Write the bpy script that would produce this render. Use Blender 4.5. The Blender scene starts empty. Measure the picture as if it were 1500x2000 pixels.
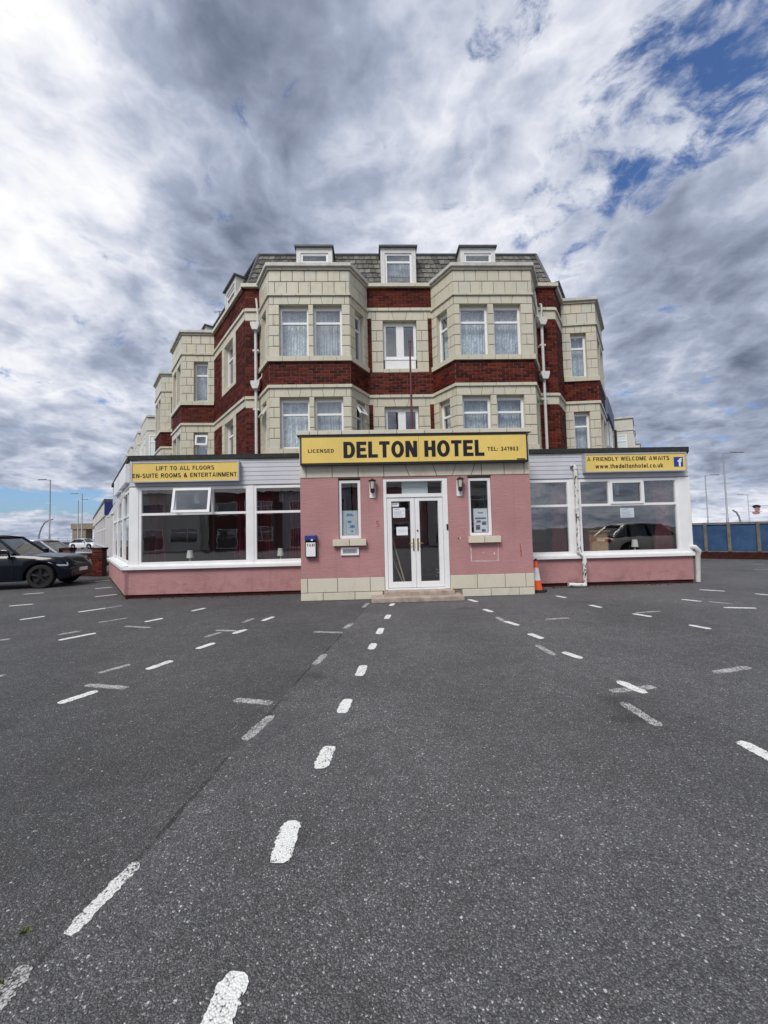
import bpy, math, random
from math import sin, cos, pi, radians, sqrt, atan2, hypot
from mathutils import Matrix, Vector
random.seed(7)
S = bpy.context.scene
COL = S.collection

# ------------------------------------------------------------------ camera
EYE = (0.0, 0.0, 1.48)
cam_d = bpy.data.cameras.new('camera'); cam = bpy.data.objects.new('camera', cam_d); COL.objects.link(cam)
cam_d.sensor_fit = 'VERTICAL'; cam_d.sensor_height = 24.0; cam_d.lens = 763.06 * 24.0 / 2000.0
cam_d.clip_start = 0.05; cam_d.clip_end = 9000
_fw = Vector((0.03283251, 0.99813498, 0.05146447)); _rt = Vector((0.9992302, -0.03167516, -0.02314519)); _up = Vector((0.02147187, -0.05218476, 0.99840658))
m4 = Matrix.Identity(4)
for i in range(3):
    m4[i][0] = _rt[i]; m4[i][1] = _up[i]; m4[i][2] = -_fw[i]; m4[i][3] = EYE[i]
cam.matrix_world = m4
S.camera = cam

# ------------------------------------------------------------------ exposure, sun, sky
VS = S.view_settings
S.display_settings.display_device = 'sRGB'
VS.view_transform = 'Standard'; VS.look = 'None'; VS.gamma = 1.0; VS.use_curve_mapping = False
EXPO = 1.0
VS.exposure = EXPO
SUN_AZ, SUN_EL = -150.0, 50.0          # degrees: azimuth clockwise from +Y, elevation
_a, _e = radians(SUN_AZ), radians(SUN_EL)
sun_dir = Vector((sin(_a) * cos(_e), cos(_a) * cos(_e), sin(_e)))
ld = bpy.data.lights.new('sun', 'SUN'); ld.energy = 1.5; ld.angle = radians(24); ld.color = (1.0, 0.965, 0.91)
sun = bpy.data.objects.new('sun', ld); COL.objects.link(sun); sun.location = (0, 0, 40)
sun.rotation_euler = (-sun_dir).to_track_quat('-Z', 'Y').to_euler()

W = bpy.data.worlds.new('World'); S.world = W; W.use_nodes = True
nt = W.node_tree; N = nt.nodes; Lk = nt.links
for n in list(N): N.remove(n)

class G:
    """small helper to write node graphs as expressions"""
    def __init__(s, tree): s.t = tree
    def node(s, typ, **kw):
        n = s.t.nodes.new(typ)
        for k, v in kw.items(): setattr(n, k, v)
        return n
    def put(s, sock, val):
        if hasattr(val, 'is_output') or isinstance(val, bpy.types.NodeSocket): s.t.links.new(val, sock)
        elif val is not None:
            try: sock.default_value = val
            except Exception:
                sock.default_value = (val[0], val[1], val[2], 1.0) if len(val) == 3 else val
    def math(s, op, a, b=None, c=None, clamp=False):
        n = s.node('ShaderNodeMath', operation=op); n.use_clamp = clamp
        s.put(n.inputs[0], a)
        if b is not None: s.put(n.inputs[1], b)
        if c is not None: s.put(n.inputs[2], c)
        return n.outputs[0]
    def vmath(s, op, a, b=None, scale=None):
        n = s.node('ShaderNodeVectorMath', operation=op)
        s.put(n.inputs[0], a)
        if b is not None: s.put(n.inputs[1], b)
        if scale is not None: s.put(n.inputs['Scale'], scale)
        return n.outputs['Value'] if op in ('DOT_PRODUCT', 'LENGTH', 'DISTANCE') else n.outputs[0]
    def sep(s, v):
        n = s.node('ShaderNodeSeparateXYZ'); s.put(n.inputs[0], v); return n.outputs
    def comb(s, x, y, z):
        n = s.node('ShaderNodeCombineXYZ'); s.put(n.inputs[0], x); s.put(n.inputs[1], y); s.put(n.inputs[2], z); return n.outputs[0]
    def noise(s, vec, scale, detail=2.0, rough=0.5, dist=0.0, lac=2.0, out=0):
        n = s.node('ShaderNodeTexNoise'); s.put(n.inputs['Vector'], vec); s.put(n.inputs['Scale'], scale); s.put(n.inputs['Detail'], detail)
        s.put(n.inputs['Roughness'], rough); s.put(n.inputs['Distortion'], dist); s.put(n.inputs['Lacunarity'], lac)
        return n.outputs[out]
    def voro(s, vec, scale, feature='F1', out='Distance', rnd=1.0):
        n = s.node('ShaderNodeTexVoronoi', feature=feature); s.put(n.inputs['Vector'], vec); s.put(n.inputs['Scale'], scale); s.put(n.inputs['Randomness'], rnd)
        return n.outputs[out]
    def ramp(s, fac, stops, interp='LINEAR'):
        n = s.node('ShaderNodeValToRGB'); n.color_ramp.interpolation = interp
        el = n.color_ramp.elements
        while len(el) > 1: el.remove(el[-1])
        for i, (p, c) in enumerate(stops):
            e = el[0] if i == 0 else el.new(p)
            e.position = p; e.color = (c, c, c, 1) if isinstance(c, (int, float)) else (*c, 1)
        s.put(n.inputs[0], fac); return n.outputs[0]
    def mix(s, fac, a, b, blend='MIX'):
        n = s.node('ShaderNodeMix', data_type='RGBA', blend_type=blend)
        s.put(n.inputs[0], fac); s.put(n.inputs[6], a); s.put(n.inputs[7], b); return n.outputs[2]
    def smooth(s, v, lo, hi, a=0.0, b=1.0):
        n = s.node('ShaderNodeMapRange', interpolation_type='SMOOTHSTEP')
        s.put(n.inputs[0], v); s.put(n.inputs[1], lo); s.put(n.inputs[2], hi); s.put(n.inputs[3], a); s.put(n.inputs[4], b); return n.outputs[0]

g = G(nt)
SKY_STRENGTH = 0.1
sky = g.node('ShaderNodeTexSky', sky_type='NISHITA'); sky.sun_disc = False
sky.sun_elevation = radians(SUN_EL); sky.sun_rotation = radians(SUN_AZ)
sky.air_density = 1.0; sky.dust_density = 1.2; sky.ozone_density = 1.5
dirv = g.node('ShaderNodeTexCoord').outputs['Generated']
dx, dy, dz = g.sep(dirv)
zc = g.math('MAXIMUM', dz, 0.0)
zz = g.math('ADD', zc, 0.16)
cpf = g.comb(g.math('DIVIDE', dx, zz), g.math('DIVIDE', dy, zz), 0.0)          # flat cloud deck seen in perspective
zb = g.math('ADD', zc, 0.34)
cp = g.vmath('SCALE', g.comb(g.math('DIVIDE', dx, zb), g.math('DIVIDE', dy, zb), dz), scale=1.35)   # tall clouds: less flattened
warp = g.vmath('SCALE', g.vmath('SUBTRACT', g.noise(cp, 1.6, 4, 0.55, out=1), (0.5, 0.5, 0.5)), scale=0.27)
cpw = g.vmath('ADD', cp, warp)
big = g.noise(g.vmath('ADD', cpw, (3.1, 1.7, 0.0)), 1.0, 3, 0.5)
det = g.noise(g.vmath('ADD', cpw, (9.3, 4.4, 2.0)), 2.3, 6, 0.5, 0.1)
pf = g.noise(g.vmath('ADD', cpw, (2.0, 6.0, 1.0)), 5.6, 5, 0.55, 0.1)
puff = g.math('SUBTRACT', 0.62, g.math('MULTIPLY', g.math('ABSOLUTE', g.math('SUBTRACT', pf, 0.5)), 1.5))     # rounded billows
fine = g.noise(g.vmath('ADD', cpf, (1.0, 8.0, 5.0)), 6.5, 6, 0.56, 0.1)
def lobe(az, el, width):                                                      # a broad thin or thick place in the deck
    a, e = radians(az), radians(el)
    d = g.vmath('DOT_PRODUCT', dirv, (sin(a) * cos(e), cos(a) * cos(e), sin(e)))
    return g.smooth(d, cos(radians(width)), 1.0)
lum = g.math('ADD', g.math('ADD', g.math('MULTIPLY', big, 0.50), g.math('MULTIPLY', puff, 0.50)), g.math('ADD', g.math('MULTIPLY', det, 0.80), g.math('MULTIPLY', fine, 0.30)))
for az, el, w_, k_ in ((-45, 44, 22, .30), (-36, 26, 16, .12), (-8, 36, 17, .05), (17, 43, 24, .085), (26, 29, 16, .06), (-26, 39, 21, -.16), (-18, 54, 20, -.03), (40, 20, 20, -.10), (15, 53, 14, -.04), (-32, 15, 16, -.05)):
    lum = g.math('ADD', lum, g.math('MULTIPLY', lobe(az, el, w_), k_))
lum = g.math('ADD', lum, g.smooth(dz, 0.16, 0.0, 0.0, 0.10))
cloud = g.ramp(g.math('DIVIDE', lum, 1.6), [(0.42, (0.125, 0.152, 0.220)), (0.50, (0.192, 0.228, 0.316)), (0.565, (0.272, 0.312, 0.415)), (0.64, (0.388, 0.440, 0.565)), (0.72, (0.61, 0.65, 0.76)), (0.80, (0.87, 0.89, 0.95)), (0.86, (1.0, 1.0, 1.0))])
k = 1.0 / (SKY_STRENGTH * 2 ** EXPO)
cloud = g.mix(1.0, cloud, (k, k, k), 'MULTIPLY')
gapn = g.noise(g.vmath('ADD', cpw, (5.5, 2.2, 7.0)), 5.5, 8, 0.64, 0.2)
gap = g.math('ADD', gapn, g.math('MULTIPLY', lobe(40, 41, 10.5), 0.185))
gap = g.math('ADD', gap, g.math('MULTIPLY', lobe(29, 37, 8), 0.11))
gap = g.math('ADD', gap, g.math('MULTIPLY', g.math('MULTIPLY', g.smooth(dz, 0.115, 0.085), g.smooth(dz, 0.035, 0.06)), g.smooth(dx, -0.35, -0.6, 0.0, 0.30)))
gap = g.smooth(gap, 0.59, 0.77)
blue = g.mix(1.0, sky.outputs[0], (0.40, 0.52, 0.72), 'MULTIPLY')
skyc = g.mix(gap, cloud, blue)
bg = g.node('ShaderNodeBackground'); g.put(bg.inputs[0], skyc); bg.inputs[1].default_value = SKY_STRENGTH
wo = g.node('ShaderNodeOutputWorld'); Lk.new(bg.outputs[0], wo.inputs[0])

# ------------------------------------------------------------------ materials
M = {}
def mat(name, col=(0.5, 0.5, 0.5), rough=0.7, metal=0.0, spec=0.5, fn=None):
    m = bpy.data.materials.new(name); m.use_nodes = True
    t = m.node_tree; b = t.nodes['Principled BSDF']
    b.inputs['Base Color'].default_value = (*col, 1); b.inputs['Roughness'].default_value = rough
    b.inputs['Metallic'].default_value = metal; b.inputs['Specular IOR Level'].default_value = spec
    if fn: fn(G(t), b, t)
    M[name] = m; return m
def pos(q): return q.node('ShaderNodeNewGeometry').outputs['Position']
def rnd(q):
    a = q.node('ShaderNodeObjectInfo').outputs['Random']; i = q.node('ShaderNodeNewGeometry').outputs['Random Per Island']
    return q.math('FRACT', q.math('ADD', a, i))
def bump(q, b, h, strength, dist):
    n = q.node('ShaderNodeBump'); q.put(n.inputs['Height'], h); n.inputs['Strength'].default_value = strength; n.inputs['Distance'].default_value = dist
    q.t.links.new(n.outputs[0], b.inputs['Normal'])
def grain(scale, amt, bscale=None, bamt=0.0, stain=0.0):
    """soft mottling and fine relief"""
    def fn(q, b, t):
        c = tuple(b.inputs['Base Color'].default_value)[:3]; p = pos(q)
        v = q.smooth(q.noise(p, scale, 5, 0.6), 0.25, 0.75, 1 - amt, 1 + amt)
        col = q.mix(1.0, c, q.comb(v, v, v), 'MULTIPLY')
        if stain:
            st = q.smooth(q.noise(q.vmath('MULTIPLY', p, (2.2, 2.2, 0.5)), 2.3, 6, 0.65), 0.52, 0.8, 0.0, stain)
            col = q.mix(st, col, (c[0] * .45, c[1] * .38, c[2] * .30))
        q.put(b.inputs['Base Color'], col)
        if bscale: bump(q, b, q.noise(p, bscale, 4, 0.6), bamt, 0.01)
    return fn
def f_brick(q, b, t):
    r = rnd(q); p = pos(q)
    c = q.ramp(r, [(0.0, (0.030, 0.005, 0.005)), (0.22, (0.065, 0.009, 0.006)), (0.6, (0.112, 0.017, 0.009)), (0.88, (0.155, 0.030, 0.014)), (1.0, (0.038, 0.008, 0.008))])
    v = q.smooth(q.noise(p, 28, 4, 0.6), 0.3, 0.75, 0.72, 1.22)
    c = q.mix(1.0, c, q.comb(v, v, v), 'MULTIPLY')
    soot = q.smooth(q.noise(p, 1.4, 4, 0.6), 0.45, 0.75, 0.0, 0.35)
    q.put(b.inputs['Base Color'], q.mix(soot, c, (0.03, 0.012, 0.010)))
    bump(q, b, q.noise(p, 60, 3, 0.6), 0.35, 0.006)
mat('brick', rough=0.7, spec=0.15, fn=f_brick)
def f_terra(cs):
    def fn(q, b, t):
        r = rnd(q); p = pos(q)
        c = q.ramp(r, list(zip((0.0, 0.5, 0.8, 1.0), cs)))
        st = q.smooth(q.noise(q.vmath('MULTIPLY', p, (1.6, 1.6, 0.6)), 2.6, 7, 0.68), 0.52, 0.80, 0.0, 0.50)
        c = q.mix(st, c, (0.36, 0.26, 0.15))
        gr = q.smooth(q.noise(q.vmath('MULTIPLY', p, (7, 7, 0.7)), 1.3, 5, 0.6), 0.56, 0.88, 0.0, 0.36)
        q.put(b.inputs['Base Color'], q.mix(gr, c, (0.22, 0.21, 0.18)))
        q.put(b.inputs['Roughness'], q.smooth(q.noise(p, 6, 3), 0.3, 0.7, 0.25, 0.45))
        bump(q, b, q.noise(p, 7, 3, 0.5), 0.25, 0.01)
    return fn
mat('terracotta_shaded', rough=0.3, spec=0.4, fn=f_terra([(0.540, 0.508, 0.395), (0.590, 0.550, 0.435), (0.540, 0.518, 0.430), (0.600, 0.540, 0.405)]))  # darker than porch_tile: backlit shade on the upper storeys is put into the colour
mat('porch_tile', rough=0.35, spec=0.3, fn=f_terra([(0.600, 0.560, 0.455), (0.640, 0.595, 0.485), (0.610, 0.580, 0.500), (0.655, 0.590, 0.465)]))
mat('brick_mortar', (0.165, 0.088, 0.075), 0.9, spec=0.15, fn=grain(9, 0.3))
mat('tile_mortar', (0.185, 0.155, 0.118), 0.9, fn=grain(12, 0.4))
mat('coping_lead', (0.50, 0.49, 0.45), 0.6, fn=grain(5, 0.2, stain=0.4))
def f_pink(q, b, t):
    p = pos(q); px, py, pz = q.sep(p)
    w = q.noise(q.vmath('MULTIPLY', p, (3.0, 3.0, 15)), 2.6, 5, 0.6, 1.6)
    v = q.smooth(q.noise(p, 1.1, 5, 0.6), 0.25, 0.75, 0.9, 1.08)
    c = q.mix(1.0, (0.450, 0.236, 0.236), q.comb(v, v, v), 'MULTIPLY')
    streak = q.smooth(q.noise(q.vmath('MULTIPLY', p, (5, 5, 0.35)), 1.5, 6, 0.65), 0.56, 0.85, 0.0, 0.45)
    c = q.mix(streak, c, (0.29, 0.135, 0.14))
    low = q.math('MULTIPLY', q.smooth(pz, 0.85, 0.03), q.smooth(q.noise(p, 4.5, 6, 0.65), 0.42, 0.7, 0.0, 0.55))
    c = q.mix(low, c, (0.23, 0.12, 0.115))
    q.put(b.inputs['Base Color'], c)
    bump(q, b, w, 0.6, 0.022)
mat('pink_render', rough=0.8, spec=0.2, fn=f_pink)
mat('upvc', (0.80, 0.80, 0.80), 0.32, fn=grain(3, 0.05, stain=0.16))
mat('cladding', (0.53, 0.54, 0.585), 0.42, fn=grain(2, 0.06, stain=0.22))
mat('old_white', (0.62, 0.61, 0.58), 0.55, fn=grain(14, 0.12, stain=0.5))
mat('felt', (0.035, 0.037, 0.034), 0.85, spec=0.2, fn=grain(12, 0.35, 50, 0.4))
mat('lead_dark', (0.07, 0.075, 0.085), 0.6, fn=grain(6, 0.3))
def f_slate(q, b, t):
    r = rnd(q); p = pos(q)
    c = q.ramp(r, [(0, (0.100, 0.095, 0.082)), (0.5, (0.165, 0.158, 0.140)), (1, (0.235, 0.225, 0.200))])
    v = q.smooth(q.noise(p, 7, 6, 0.65), 0.3, 0.75, 0.6, 1.2)
    c = q.mix(1.0, c, q.comb(v, v, v), 'MULTIPLY')
    li = q.smooth(q.noise(p, 3.1, 5, 0.6), 0.55, 0.75, 0, 0.5)
    q.put(b.inputs['Base Color'], q.mix(li, c, (0.15, 0.14, 0.07)))
    bump(q, b, q.noise(p, 30, 4, 0.6), 0.5, 0.01)
mat('slate', rough=0.8, spec=0.2, fn=f_slate)
mat('slate_gap', (0.03, 0.03, 0.028), 0.9)
mat('yellow_sign', (0.77, 0.565, 0.165), 0.5, spec=0.2, fn=grain(1.3, 0.07, stain=0.10))
mat('black_paint', (0.012, 0.012, 0.013), 0.45)
mat('black_gloss', (0.010, 0.010, 0.012), 0.22)
mat('alu', (0.55, 0.55, 0.54), 0.4, 0.55, fn=grain(5, 0.1))
mat('badge_blue', (0.012, 0.045, 0.28), 0.35)
mat('white_paint', (0.80, 0.80, 0.79), 0.5)
mat('paper', (0.78, 0.79, 0.82), 0.7)
mat('ink', (0.12, 0.14, 0.20), 0.7)
mat('poster_blue', (0.10, 0.27, 0.52), 0.6)
mat('poster_pale', (0.60, 0.66, 0.66), 0.6)
mat('brass', (0.72, 0.49, 0.16), 0.25, 1.0)
mat('concrete_step', (0.36, 0.29, 0.245), 0.85, fn=grain(7, 0.28, 40, 0.5, stain=0.5))
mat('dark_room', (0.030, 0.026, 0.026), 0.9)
mat('room_wall', (0.22, 0.17, 0.16), 0.9)
mat('carpet', (0.05, 0.018, 0.022), 0.95)
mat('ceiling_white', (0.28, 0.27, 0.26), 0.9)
mat('red_curtain', (0.11, 0.011, 0.027), 0.85, fn=grain(6, 0.25))
mat('wood', (0.33, 0.17, 0.06), 0.5, fn=grain(9, 0.3))
mat('pale_wood', (0.42, 0.33, 0.22), 0.6)
mat('red_pole', (0.11, 0.028, 0.03), 0.45)
mat('lamp_shade', (0.78, 0.76, 0.72), 0.6)
mat('cone_orange', (0.80, 0.115, 0.018), 0.5, fn=grain(9, 0.12, stain=0.15))
mat('cone_white', (0.72, 0.73, 0.75), 0.4, fn=grain(9, 0.1, stain=0.25))
mat('rubber', (0.018, 0.018, 0.018), 0.85)
mat('rim_dark', (0.05, 0.05, 0.055), 0.3, 0.7)
mat('tyre', (0.014, 0.014, 0.015), 0.9)
mat('steel_grey', (0.30, 0.315, 0.33), 0.5, 0.3)
mat('fence_blue', (0.038, 0.080, 0.165), 0.8, spec=0.15, fn=grain(2.2, 0.25, stain=0.35))
mat('fence_post', (0.15, 0.135, 0.115), 0.85, spec=0.15, fn=grain(5, 0.3))
mat('sea_wall', (0.16, 0.145, 0.095), 0.9, fn=grain(0.3, 0.25))
mat('shelter_stone', (0.25, 0.21, 0.15), 0.9, fn=grain(0.6, 0.15))
mat('house_cream', (0.55, 0.53, 0.47), 0.7, fn=grain(0.7, 0.12, stain=0.3))
mat('house_grey', (0.40, 0.41, 0.44), 0.7, fn=grain(0.7, 0.12, stain=0.3))
mat('house_pink', (0.42, 0.20, 0.20), 0.8, fn=grain(0.7, 0.12, stain=0.3))
mat('house_brick', (0.10, 0.02, 0.015), 0.8, fn=grain(3, 0.3))
mat('blue_fascia', (0.02, 0.035, 0.19), 0.5)
mat('slate_blue', (0.10, 0.13, 0.20), 0.6, fn=grain(1.2, 0.15))
mat('rust', (0.30, 0.10, 0.03), 0.9)
mat('scar_white', (0.68, 0.58, 0.57), 0.8)
mat('red_mark', (0.33, 0.04, 0.05), 0.7)
mat('lamp_glass', (0.55, 0.53, 0.46), 0.15)
mat('chrome', (0.55, 0.56, 0.58), 0.12, 1.0)
mat('plinth_brick', (0.045, 0.014, 0.012), 0.85, spec=0.15, fn=grain(8, 0.35, 30, 0.5, stain=0.4))
def f_peel(q, b, t):
    p = pos(q)
    k_ = q.smooth(q.noise(q.vmath('MULTIPLY', p, (9, 9, 4)), 1.7, 7, 0.72), 0.535, 0.56)
    q.put(b.inputs['Base Color'], q.mix(k_, (0.70, 0.69, 0.66), (0.035, 0.035, 0.035)))
mat('peeling', rough=0.55, fn=f_peel)
def f_lace(q, b, t):
    p = pos(q); x, y, z = q.sep(p)
    orr = q.node('ShaderNodeObjectInfo').outputs['Random']
    x = q.math('ADD', x, q.math('MULTIPLY', orr, 9.0))
    uv = q.comb(q.math('ADD', x, q.math('MULTIPLY', y, 0.6)), 0.0, z)
    f1 = q.smooth(q.voro(uv, 9.5), 0.16, 0.42)
    f2 = q.smooth(q.noise(uv, 14, 4, 0.6, 1.4), 0.44, 0.58)
    fold = q.smooth(q.noise(q.comb(q.math('ADD', x, y), 0.0, q.math('MULTIPLY', z, 0.12)), 13, 3, 0.5), 0.3, 0.72)
    v = q.math('ADD', q.math('MULTIPLY', q.math('MULTIPLY', f1, f2), 0.36), q.math('ADD', 0.22, q.math('MULTIPLY', fold, 0.50)))
    v = q.math('MULTIPLY', v, q.math('ADD', 0.7, q.math('MULTIPLY', orr, 0.55)))
    q.put(b.inputs['Base Color'], q.mix(v, (0.17, 0.20, 0.23), (0.78, 0.86, 0.90)))
mat('lace', rough=0.9, fn=f_lace)
def make_glass(name, tint, ior, rough=0.0):
    m = bpy.data.materials.new(name); m.use_nodes = True; t = m.node_tree; q = G(t)
    for n in list(t.nodes): t.nodes.remove(n)
    tr = q.node('ShaderNodeBsdfTransparent'); tr.inputs[0].default_value = (*tint, 1)
    gl = q.node('ShaderNodeBsdfGlossy'); gl.inputs['Roughness'].default_value = rough; gl.inputs[0].default_value = (1, 1, 1, 1)
    f0 = ((ior - 1) / (ior + 1)) ** 2; ge = q.node('ShaderNodeNewGeometry')
    c_ = q.math('ABSOLUTE', q.vmath('DOT_PRODUCT', ge.outputs['Incoming'], ge.outputs['Normal']))
    fac = q.math('MULTIPLY_ADD', q.math('POWER', q.math('SUBTRACT', 1.0, c_, clamp=True), 5.0), 1 - f0, f0)
    mx = q.node('ShaderNodeMixShader'); o = q.node('ShaderNodeOutputMaterial')
    p = pos(q); bmp = q.node('ShaderNodeBump'); bmp.inputs['Strength'].default_value = 0.05; bmp.inputs['Distance'].default_value = 0.02
    q.put(bmp.inputs['Height'], q.noise(p, 2.2, 2)); t.links.new(bmp.outputs[0], gl.inputs['Normal'])
    t.links.new(fac, mx.inputs[0]); t.links.new(tr.outputs[0], mx.inputs[1]); t.links.new(gl.outputs[0], mx.inputs[2]); t.links.new(mx.outputs[0], o.inputs[0])
    M[name] = m
make_glass('glass', (0.955, 0.97, 0.975), 2.1)
make_glass('car_glass', (0.16, 0.20, 0.20), 2.2)
def car_paint(name, c, fl=0.3):
    def fn(q, b, t):
        b.inputs['Coat Weight'].default_value = 1.0 if c[0] > .1 else 0.45; b.inputs['Coat Roughness'].default_value = 0.04
    mat(name, c, 0.35, fl, 0.5 if c[0] > .1 else 0.15, fn=fn)
car_paint('paint_navy', (0.0018, 0.003, 0.010), 0.0); car_paint('paint_silver', (0.34, 0.36, 0.42), 0.6); car_paint('paint_beige', (0.78, 0.72, 0.62), 0.0); car_paint('paint_white', (0.72, 0.73, 0.74), 0.0)

def f_tarmac(q, b, t):
    p = pos(q); x, y, z = q.sep(p)
    wob = q.vmath('ADD', p, q.vmath('SCALE', q.vmath('SUBTRACT', q.noise(p, 95, 2, 0.5, out=1), (0.5, 0.5, 0.5)), scale=0.011))
    v1 = q.node('ShaderNodeTexVoronoi'); q.put(v1.inputs['Vector'], wob); v1.inputs['Scale'].default_value = 150.0
    sc = q.sep(v1.outputs['Color'])
    base = q.ramp(sc[0], [(0.0, 0.042), (0.35, 0.062), (0.7, 0.084), (0.92, 0.115), (0.97, 0.165), (1.0, 0.32)])
    grit = q.smooth(q.noise(p, 330, 4, 0.65), 0.30, 0.72, 0.40, 1.7)
    base = q.math('MULTIPLY', base, grit)
    gapd = q.smooth(v1.outputs['Distance'], 0.80, 0.25, 0.42, 1.0)
    v2 = q.voro(p, 46.0, out='Color'); s2 = q.sep(v2)
    big = q.smooth(s2[1], 0.975, 0.99, 0.0, 0.22); bd = q.smooth(q.voro(p, 46.0), 0.34, 0.2)
    large = q.smooth(q.noise(p, 0.55, 6, 0.6), 0.25, 0.75, 0.76, 1.22)
    mid = q.smooth(q.noise(p, 6.5, 5, 0.65), 0.25, 0.75, 0.86, 1.14)
    # the newer lay left of the construction joint is a little darker
    seam = q.math('ADD', q.math('ADD', q.math('MULTIPLY', y, 0.166), -1.44), q.math('MULTIPLY', q.math('SUBTRACT', q.noise(p, 1.7, 4), 0.5), 0.10))
    dseam = q.math('SUBTRACT', x, seam)
    left = q.smooth(dseam, 0.03, -0.05, 1.0, 0.76)
    crack = q.math('MULTIPLY', q.smooth(q.math('ABSOLUTE', dseam), 0.022, 0.006), q.smooth(q.noise(p, 1.9, 5, 0.7), 0.40, 0.56))
    val = q.math('MULTIPLY', q.math('MULTIPLY', base, gapd), q.math('MULTIPLY', large, q.math('MULTIPLY', mid, left)))
    val = q.math('ADD', val, q.math('MULTIPLY', big, bd))
    oil = q.smooth(q.noise(q.vmath('ADD', p, (11.0, 4.0, 0.0)), 0.9, 5, 0.55), 0.63, 0.76, 0.0, 0.45)
    val = q.math('MULTIPLY', val, q.math('SUBTRACT', 1.0, q.math('MAXIMUM', oil, q.math('MULTIPLY', crack, 0.7))))
    val = q.math('MULTIPLY', val, 1.98)
    q.put(b.inputs['Base Color'], q.comb(val, q.math('MULTIPLY', val, 0.99), q.math('MULTIPLY', val, 1.02)))
    bump(q, b, q.math('ADD', q.smooth(v1.outputs['Distance'], 0.8, 0.1), q.math('MULTIPLY', q.noise(p, 300, 3, 0.6), 0.4)), 0.8, 0.006)
mat('tarmac', rough=0.75, spec=0.5, fn=f_tarmac)
def worn(name, lo, hi, col, basehide):
    m = bpy.data.materials.new(name); m.use_nodes = True; t = m.node_tree; q = G(t); b = t.nodes['Principled BSDF']
    b.inputs['Roughness'].default_value = 0.75
    p = pos(q)
    v = q.voro(p, 118.0); n = q.noise(p, 26, 6, 0.75); n2 = q.noise(p, 5, 4, 0.6)
    k_ = q.math('ADD', q.math('MULTIPLY', v, 0.30), q.math('ADD', q.math('MULTIPLY', n, 0.55), q.math('MULTIPLY', n2, 0.30)))
    a = q.smooth(k_, hi, lo)
    tone = q.smooth(q.noise(p, 70, 4, 0.7), 0.2, 0.8, 0.82, 1.05)
    q.put(b.inputs['Base Color'], q.mix(1.0, col, q.comb(tone, tone, tone), 'MULTIPLY'))
    q.put(b.inputs['Alpha'], q.math('MULTIPLY', a, basehide))
    bump(q, b, q.smooth(v, 0.8, 0.1), 0.6, 0.004)
    M[name] = m
worn('dash_fresh', 0.60, 0.73, (0.80, 0.80, 0.77), 1.0)
worn('dash_worn', 0.50, 0.68, (0.56, 0.55, 0.54), 0.86)
worn('dash_half', 0.54, 0.70, (0.74, 0.73, 0.71), 1.0)
mat('tar', (0.085, 0.085, 0.090), 0.8, fn=grain(40, 0.5, 120, 0.9))
mat('ground_far', (0.10, 0.10, 0.095), 0.9, fn=grain(0.2, 0.2))
mat('sea', (0.16, 0.20, 0.24), 0.25)
mat('moss', (0.10, 0.12, 0.025), 0.9)
mat('chip', (0.52, 0.51, 0.49), 0.7)

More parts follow.
